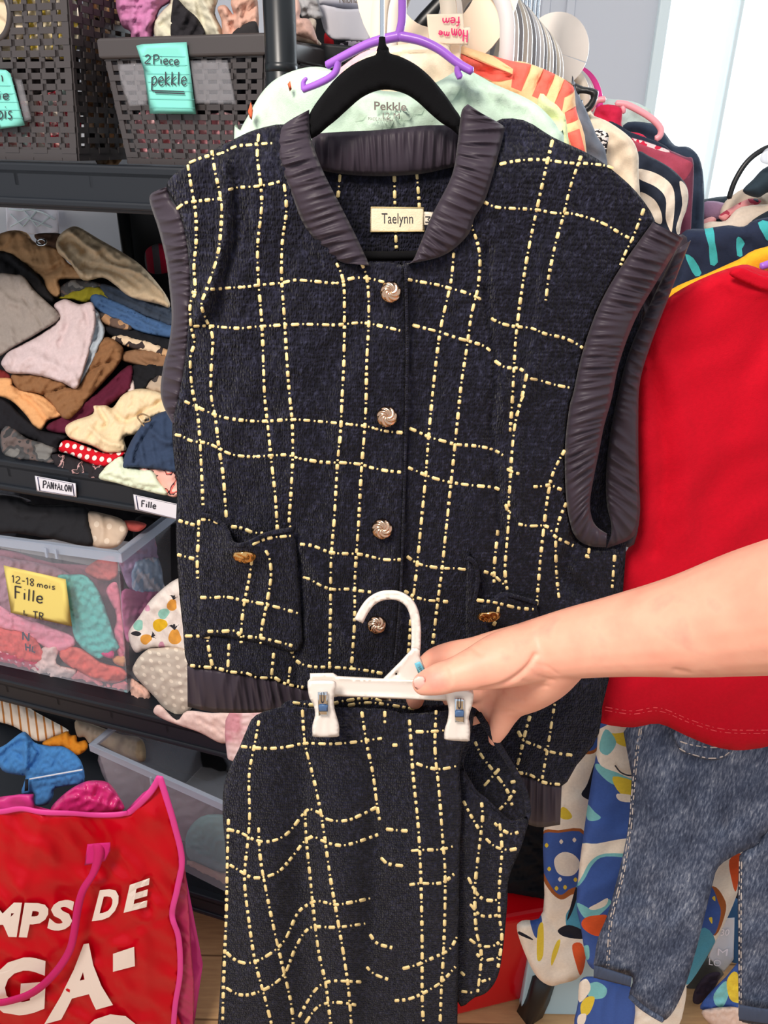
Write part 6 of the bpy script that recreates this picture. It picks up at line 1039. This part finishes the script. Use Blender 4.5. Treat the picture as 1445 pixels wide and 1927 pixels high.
for px, py in ((460, 1043), (919, 1155)):
    d = float(vrel(np.array([px]), np.array([py]))[0]) + .020; o = button(px, py, 23, M['goldm'], VP_, d, .1, -1.1); o['label'] = 'gold pocket button seen edge-on'
ncl = plate('neck_label', [(698, 389), (797, 390), (798, 436), (696, 437)], yp(.668), fabric((248, 232, 200), .6), vroot, th=.0012)
printed('Taelynn', [(718, 401), (777, 401), (777, 427), (718, 427)], yp(.6674), M['ink'], ncl, d=.0003)
stg = plate('size_tag', [(795, 398), (815, 399), (813, 419), (808, 425), (795, 424)], yp(.669), fabric((242, 230, 212), .6), vroot, th=.001); printed('M', [(810, 407), (810, 419), (800, 419), (800, 407)], yp(.6684), M['ink'], ncl, d=.0003)
pxtube('label_stitching', [(698, 390), (797, 391), (798, 435), (697, 436)], yp(.667), .8, M['gold'], ncl, k=1, seg=5, closed=True)
# black velvet hanger
HP = yp(.640)
vh = empty('velvet_hanger', HP.one(720, 110), 'black velvet hanger holding the tweed vest', 'hanger')
cloth('hanger_body', Q(440, 0, 2.89, [(780, 268), (790, 256), (830, 254), (842, 262), (850, 290), (900, 305), (980, 345), (1050, 400), (1110, 465), (1160, 530), (1200, 590), (1232, 640), (1260, 760), (1180, 700), (1130, 670), (1070, 620), (1000, 555), (940, 515), (880, 495), (820, 488), (760, 500), (690, 535), (620, 595), (560, 650), (510, 690), (450, 740), (390, 760), (400, 690), (402, 640), (440, 570), (500, 490), (560, 420), (640, 355), (720, 315), (770, 298)]), HP, M['velvet'], vh, th=.012, puff=8, k=3, step=9)
pxtube('trouser_bar', [(560, 480), (640, 482), (740, 482), (820, 480), (900, 478)], yp(.650), 15, M['velvet'], vh, k=1, flat=.6)
pxtube('hook', [(720, -70), (719, 0), (719, 40), (719, 76)], HP, 4.2, M['chrome'], vh); pxtube('hook_collar', [(719, 70), (719, 84), (720, 94)], HP, [6, 7, 12], M['velvet'], vh, k=1)

# ------------------------------------------------------------------ the skirt
zS = (380, 1240, 2.0643); SK = yp(.535)
sroot = empty('tweed_skirt', SK.one(650, 1600), 'navy tweed skirt with gold windowpane checks clipped to a white hanger', 'skirt')
def srel(x, y):
    x = np.asarray(x, float); y = np.asarray(y, float); k = np.clip((y - 1330) / 350, 0, 1)
    d = -.006 + .018 * np.sqrt(np.maximum(0, 1 - ((x - 650) / 270) ** 2))
    d += 1.5 * k * (.014 * np.exp(-((x - 500 + (y - 1500) * .02) / 55) ** 2) - .012 * np.exp(-((x - 560 - (y - 1500) * .02) / 30) ** 2) + .012 * np.exp(-((x - 640 - (y - 1500) * .03) / 45) ** 2) - .012 * np.exp(-((x - 708 + (y - 1500) * .05) / 22) ** 2) + .012 * np.exp(-((x - 800) / 45) ** 2))
    return d
S_ = [[(222, 235), (205, 330), (183, 450), (185, 600), (180, 690), (165, 850), (180, 1000), (205, 1170), (240, 1300), (270, 1418)], [(220, 650), (225, 760), (245, 880), (280, 1050), (310, 1180), (345, 1330), (355, 1418)], [(390, 195), (400, 330), (430, 450), (460, 590), (480, 720), (500, 860), (530, 1030), (555, 1180), (570, 1290), (580, 1418)], [(400, 590), (405, 700), (420, 850), (435, 1000), (455, 1150), (480, 1260), (500, 1418)],
      [(620, 200), (640, 330), (665, 450), (680, 570), (692, 640)], [(710, 195), (710, 250)], [(805, 230), (810, 300), (820, 450), (840, 650), (850, 850), (855, 1100), (855, 1300), (860, 1418)], [(910, 190), (905, 350), (920, 500), (935, 700), (945, 850), (940, 1100), (930, 1280), (925, 1418)], [(103, 620), (98, 800), (94, 1000), (84, 1250), (80, 1418)],
      [(150, 340), (250, 348), (330, 342), (400, 328), (500, 330), (600, 322), (700, 308)], [(735, 335), (775, 335)], [(820, 282), (870, 283), (940, 278)], [(830, 405), (880, 422), (930, 428), (995, 415)], [(90, 660), (150, 675), (210, 705), (270, 708), (330, 680), (380, 620), (410, 585), (450, 595), (490, 625), (560, 628), (620, 605), (680, 575)], [(705, 660), (750, 665), (800, 668)], [(810, 745), (860, 742), (930, 740), (985, 725)],
      [(100, 795), (150, 825), (190, 848), (240, 848), (300, 825), (350, 770), (400, 705), (430, 690), (480, 712), (540, 725), (600, 712), (685, 682)], [(690, 765), (720, 795), (790, 805)], [(800, 878), (850, 872), (930, 870), (980, 835)], [(90, 1135), (130, 1170), (180, 1182), (250, 1155), (320, 1095), (370, 990), (410, 955), (450, 940), (520, 955), (590, 943), (655, 930)], [(770, 1205), (830, 1190), (900, 1160), (960, 1130), (990, 1080)],
      [(90, 1275), (140, 1303), (190, 1303), (260, 1275), (320, 1225), (360, 1130), (400, 1060), (440, 1040), (520, 1043), (635, 1028)], [(650, 1065), (680, 1105), (740, 1122)], [(635, 1190), (670, 1225), (740, 1250)], [(740, 1328), (800, 1322), (860, 1298), (930, 1255), (985, 1195)], [(375, 1395), (410, 1330), (450, 1275), (500, 1252), (560, 1252), (620, 1255)], [(400, 1418), (440, 1360), (480, 1338), (540, 1335), (600, 1345)]]
sk_ol = Q(*zS, [(330, 182), (210, 218), (172, 280), (145, 345), (90, 470), (80, 600), (92, 760), (92, 950), (76, 1200), (62, 1418), (58, 1500), (990, 1500), (992, 1418), (996, 1100), (1000, 800), (1008, 560), (1000, 430), (1015, 360), (1045, 290), (1048, 200), (950, 200), (800, 212), (700, 192), (520, 188), (410, 190)])
sk_ = cloth('front_panel', sk_ol, SK, [M['tweed'], M['gold']], sroot, th=.006, puff=8, step=8, k=3, relf=srel, noise=[(.003, .07), (.0012, .025, True)], dashes=([Q(*zS, q) for q in S_], 1), folds=[(Q(*zS, [(720, 200), (710, 400), (690, 640)]), 9, .004), (Q(*zS, [(790, 220), (795, 360)]), 6, -.005), (Q(*zS, [(400, 420), (395, 560), (390, 700)]), 9, -.004)])
cloth('back_waistband', Q(*zS, [(320, 168), (420, 160), (500, 150), (600, 140), (700, 158), (850, 180), (1040, 182), (1045, 230), (700, 260), (330, 240)]), yp(.556), [M['tweed'], M['gold']], sroot, th=.005, puff=5, step=7, dashes=([Q(*zS, q) for q in ([(345, 168), (420, 178), (500, 182)], [(505, 175), (560, 162), (650, 152), (700, 165)], [(560, 182), (640, 170), (720, 178), (830, 195)])], 1))
flap_b = Q(*zS, [(1020, 190), (1045, 184), (1080, 225), (1112, 275), (1182, 385), (1252, 505), (1272, 600), (1250, 680), (1180, 700), (1000, 600), (990, 400)])
cloth('side_fold_inside', flap_b, yp(.582), [M['tweed'], M['gold']], sroot, th=.005, puff=5, step=7, dashes=([Q(*zS, q) for q in ([(1060, 320), (1085, 375), (1120, 420), (1150, 460), (1185, 510), (1205, 570)], [(1090, 500), (1130, 455), (1165, 415)], [(1150, 590), (1190, 550), (1215, 510)], [(1195, 480), (1220, 475)])], 1))
flap_f = Q(*zS, [(1004, 420), (1020, 440), (1032, 475), (1060, 520), (1095, 548), (1130, 580), (1165, 615), (1200, 638), (1232, 630), (1262, 610), (1262, 650), (1240, 730), (1192, 850), (1186, 950), (1170, 1120), (1150, 1230), (1110, 1292), (1060, 1315), (992, 1330), (985, 1000), (995, 700)])
cloth('side_fold', flap_f, yp(.548), [M['tweed'], M['gold']], sroot, th=.006, puff=10, step=7, folds=[(Q(*zS, [(1030, 560), (1035, 800), (1050, 1100)]), 14, .010), (Q(*zS, [(1090, 560), (1110, 800), (1110, 1100)]), 10, -.005)], noise=[(.003, .07), (.0012, .025, True)],
      dashes=([Q(*zS, q) for q in ([(1085, 555), (1090, 620), (1075, 750), (1060, 900), (1065, 1050), (1085, 1150), (1070, 1300)], [(1155, 630), (1165, 740), (1155, 880), (1155, 1000), (1165, 1080), (1150, 1200)], [(1015, 550), (1040, 600), (1075, 660)], [(1130, 630), (1160, 660), (1200, 680), (1230, 672)], [(1100, 695), (1140, 730), (1190, 742), (1230, 735)], [(1030, 840), (1070, 915), (1110, 938), (1155, 935)], [(1040, 950), (1080, 995), (1120, 1000), (1150, 995)], [(1035, 1085), (1080, 1115), (1130, 1115), (1155, 1100)], [(1060, 1140), (1100, 1170), (1150, 1160)], [(1000, 1210), (1030, 1240)], [(1000, 1290), (1060, 1298)], [(1080, 1255), (1130, 1240)])], 1))
pxtube('fold_edge', Q(*zS, [(1050, 290), (1015, 360), (1004, 420), (1032, 475), (1060, 520), (1095, 548), (1130, 580), (1165, 615), (1200, 638), (1240, 632), (1266, 600), (1250, 505), (1182, 385), (1112, 275), (1075, 215)]), yp(.552), 6, M['tweed'], sroot, seg=10)

# ------------------------------------------------------------------ white clip hanger
zH = (540, 1080, 2.779); CH = yp(.515)
chr_ = empty('clip_hanger', CH.one(700, 1290), 'white plastic clip hanger with an open hook, held in the hand', 'hanger')
def stroke_outline(pts, w0, w1):
    P = cat(pts, 5, False); T = np.gradient(P, axis=0); T /= np.linalg.norm(T, axis=1)[:, None]; N_ = np.stack([-T[:, 1], T[:, 0]], 1); w = np.linspace(w0, w1, len(P))[:, None] / 2
    return [tuple(p) for p in P + N_ * w] + [tuple(p) for p in (P - N_ * w)[::-1]], [tuple(p) for p in P]
hk, hcl = stroke_outline(Q(*zH, [(374, 248), (398, 200), (432, 152), (475, 122), (525, 110), (585, 116), (635, 148), (663, 200), (674, 270), (675, 350), (672, 400)]), 18, 18)
cloth('hook', hk, CH, M['white'], chr_, th=.006, puff=2.5, k=1, step=4.5, folds=[(hcl, 3.2, -.0016)])
cloth('gusset', Q(*zH, [(648, 396), (655, 380), (696, 390), (696, 430), (716, 480), (735, 535), (735, 560), (500, 560), (505, 545), (540, 510), (590, 460)]), CH, M['white'], chr_, th=.005, puff=2.5, k=1, step=5, folds=[(Q(*zH, [(662, 400), (610, 455), (530, 540)]), 3, .0012)], holes=[Q(*zH, [(567, 518), (572, 517), (577, 523), (572, 528), (567, 526)])])
cloth('bar', Q(*zH, [(120, 520), (240, 517), (265, 533), (500, 546), (830, 556), (870, 600), (860, 660), (820, 664), (270, 640), (240, 645), (120, 600)]), CH, M['white'], chr_, th=.007, puff=3, k=1, step=5, folds=[(Q(*zH, [(270, 543), (500, 556), (830, 568)]), 2.5, .0015), (Q(*zH, [(270, 630), (500, 640), (830, 652)]), 2.5, .0015), (Q(*zH, [(265, 535), (272, 640)]), 3, -.0012)])
CF = yp(.502); CF2 = yp(.4965)
for dx, nm in ((0, 0), (1, 1)):
    q = [(107, 575), (118, 560), (160, 555), (240, 557), (258, 575), (255, 600), (245, 650), (245, 690), (258, 740), (272, 790), (272, 835), (262, 852), (145, 852), (133, 835), (133, 790), (146, 740), (140, 690), (118, 650), (110, 610)]
    if dx: q = [(828, 615), (835, 602), (940, 602), (972, 620), (976, 640), (970, 680), (958, 720), (950, 760), (958, 810), (955, 860), (945, 876), (835, 868), (822, 850), (825, 810), (838, 770), (845, 720), (840, 680), (830, 650)]
    cl = cloth('clip', Q(*zH, q), CF, M['white'], chr_, th=.008, puff=4, k=3, step=4.5, folds=[(Q(*zH, [(185 + 712 * dx, 765 + 15 * dx), (185 + 712 * dx, 845 + 15 * dx)]), 2, -.001), (Q(*zH, [(225 + 690 * dx, 765 + 15 * dx), (228 + 690 * dx, 845 + 15 * dx)]), 2, -.001)])
    sq = [(160, 618), (212, 616), (214, 742), (166, 742)] if not dx else [(876, 648), (926, 652), (926, 778), (878, 776)]
    plate('spring_plate', Q(*zH, sq), CF2, M['chrome'], cl, th=.002)
    cxx = (sq[0][0] + sq[1][0]) / 2; cyy = sq[0][1]
    plate('spring_slot', Q(*zH, [(sq[3][0], cyy + 66), (sq[2][0], cyy + 66), (sq[2][0], cyy + 102), (sq[3][0], cyy + 102)]), yp(.4952), M['bluepl'], cl, th=.001)
    pxtube('spring_wire', Q(*zH, [(cxx - 7, cyy + 2), (cxx - 7, cyy + 45), (cxx, cyy + 58), (cxx + 7, cyy + 45), (cxx + 7, cyy + 2)]), yp(.4952), .8, M['ink'], cl, k=3, seg=6)
    plate('rear_jaw', [(x, y - 4) for x, y in Q(*zH, q[:9] + q[-6:])], yp(.531), M['white'], cl, th=.005)
stk = plate('size_sticker', Q(*zH, [(666, 468), (694, 458), (732, 518), (690, 530)]), yp(.5105), M['blue'], chr_, th=.001); stk['label'] = 'pale blue size sticker'
printed('306M', Q(*zH, [(694, 480), (722, 524), (712, 530), (684, 488)]), yp(.5095), M['ink'], stk)

# ------------------------------------------------------------------ the arm and hand
def chain(pts, out, per=7):
    """(px, py, depth, radius px) joints -> dense tapering row of balls"""
    A = cat([list(p) for p in pts], per, False)
    for p in A:
        c = yp(p[2]).one(p[0], p[1]); z = (c - CAM) @ _F; out.append((c, p[3] * z / FPX))
balls = []
chain([(2300, 1060, .26, 190), (2000, 1090, .31, 172), (1740, 1112, .36, 158), (1600, 1122, .40, 146), (1445, 1146, .44, 124), (1300, 1176, .47, 98), (1180, 1194, .492, 79), (1090, 1208, .508, 68), (1020, 1222, .52, 60), (970, 1234, .528, 55)], balls, 10)
chain([(1010, 1225, .518, 58), (950, 1240, .508, 54), (900, 1256, .501, 42), (860, 1268, .497, 33), (825, 1278, .494, 30), (797, 1287, .495, 22)], balls, 8)          # thumb
chain([(1010, 1220, .53, 54), (935, 1226, .545, 40), (895, 1230, .552, 32), (850, 1236, .556, 29), (815, 1248, .557, 26), (795, 1275, .556, 22), (783, 1303, .556, 20), (781, 1318, .556, 17)], balls, 8)   # index
chain([(1010, 1240, .545, 50), (955, 1268, .562, 40), (915, 1292, .570, 27), (880, 1300, .574, 24), (850, 1312, .575, 20)], balls, 8)       # middle
chain([(1015, 1262, .545, 50), (962, 1296, .562, 40), (922, 1322, .568, 25), (896, 1340, .570, 22), (872, 1352, .571, 17)], balls, 8)       # ring
chain([(1062, 1228, .512, 54), (1030, 1265, .525, 52), (998, 1292, .54, 46), (965, 1318, .550, 33), (950, 1342, .553, 26), (938, 1370, .555, 20), (930, 1392, .556, 12)], balls, 8)  # little finger
bm = bmesh.new()
for c, r in balls:
    mtx = Matrix.Translation(Vector(c)) @ Matrix.Diagonal((r, r, r, 1)); bmesh.ops.create_icosphere(bm, subdivisions=3, radius=1, matrix=mtx)
me = bpy.data.meshes.new('person'); bm.to_mesh(me); bm.free(); me.materials.append(M['skin'])
person = bpy.data.objects.new('person', me); link(person)
md = person.modifiers.new('remesh', 'REMESH'); md.mode = 'VOXEL'; md.voxel_size = .0018; md.use_smooth_shade = True
md = person.modifiers.new('smooth', 'SMOOTH'); md.iterations = 8; md.factor = .5
dg = bpy.context.evaluated_depsgraph_get(); me2 = bpy.data.meshes.new_from_object(person.evaluated_get(dg)); person.modifiers.clear(); person.data = me2
VV = np.array([v.co[:] for v in me2.vertices]); NN = np.array([v.normal[:] for v in me2.vertices])
rel_ = VV - CAM; zz = rel_ @ _F; PX = np.stack([rel_ @ CRIGHT / zz * FPX + W / 2, -(rel_ @ CUP) / zz * FPX + H / 2], 1)
facing = np.clip(-(NN * (rel_ / np.linalg.norm(rel_, axis=1)[:, None])).sum(1) * 2, 0, 1)
for pl, w, am in [([(1008, 1232), (996, 1252), (975, 1272), (945, 1290), (905, 1300)], 5, .0026), ([(1000, 1262), (1012, 1272), (1040, 1280)], 3, .0008), ([(985, 1280), (1005, 1290), (1030, 1292)], 3, .0008), ([(945, 1300), (960, 1312), (985, 1318)], 3.5, .0010), ([(928, 1336), (945, 1340), (962, 1338)], 3, .0010), ([(905, 1230), (893, 1222), (884, 1212)], 5, .0010), ([(1010, 1250), (1030, 1255), (1048, 1268)], 3, .0006), ([(845, 1255), (850, 1270), (848, 1285)], 4, .0006), ([(1270, 1262), (1295, 1266)], 5, .0012)]:
    VV = VV - NN * (am * facing * np.exp(-(dist(PX, cat(pl, 4, False), False) / w) ** 2))[:, None]
me2.vertices.foreach_set('co', VV.ravel().astype(np.float32)); me2.update()
tag(person, 'bare forearm and hand from the right edge pinching a white clip hanger', 'person')
nl = yp(.4865)
cloth('thumbnail', [(778, 1279), (786, 1272), (797, 1273), (801, 1283), (798, 1296), (788, 1299), (779, 1292)], yp(.4862), plain('nail', (246, 188, 176), .3), person, th=.0016, puff=4, step=4, relf=lambda x, y: -.0022 * ((np.asarray(y) - 1286) / 13) ** 2)
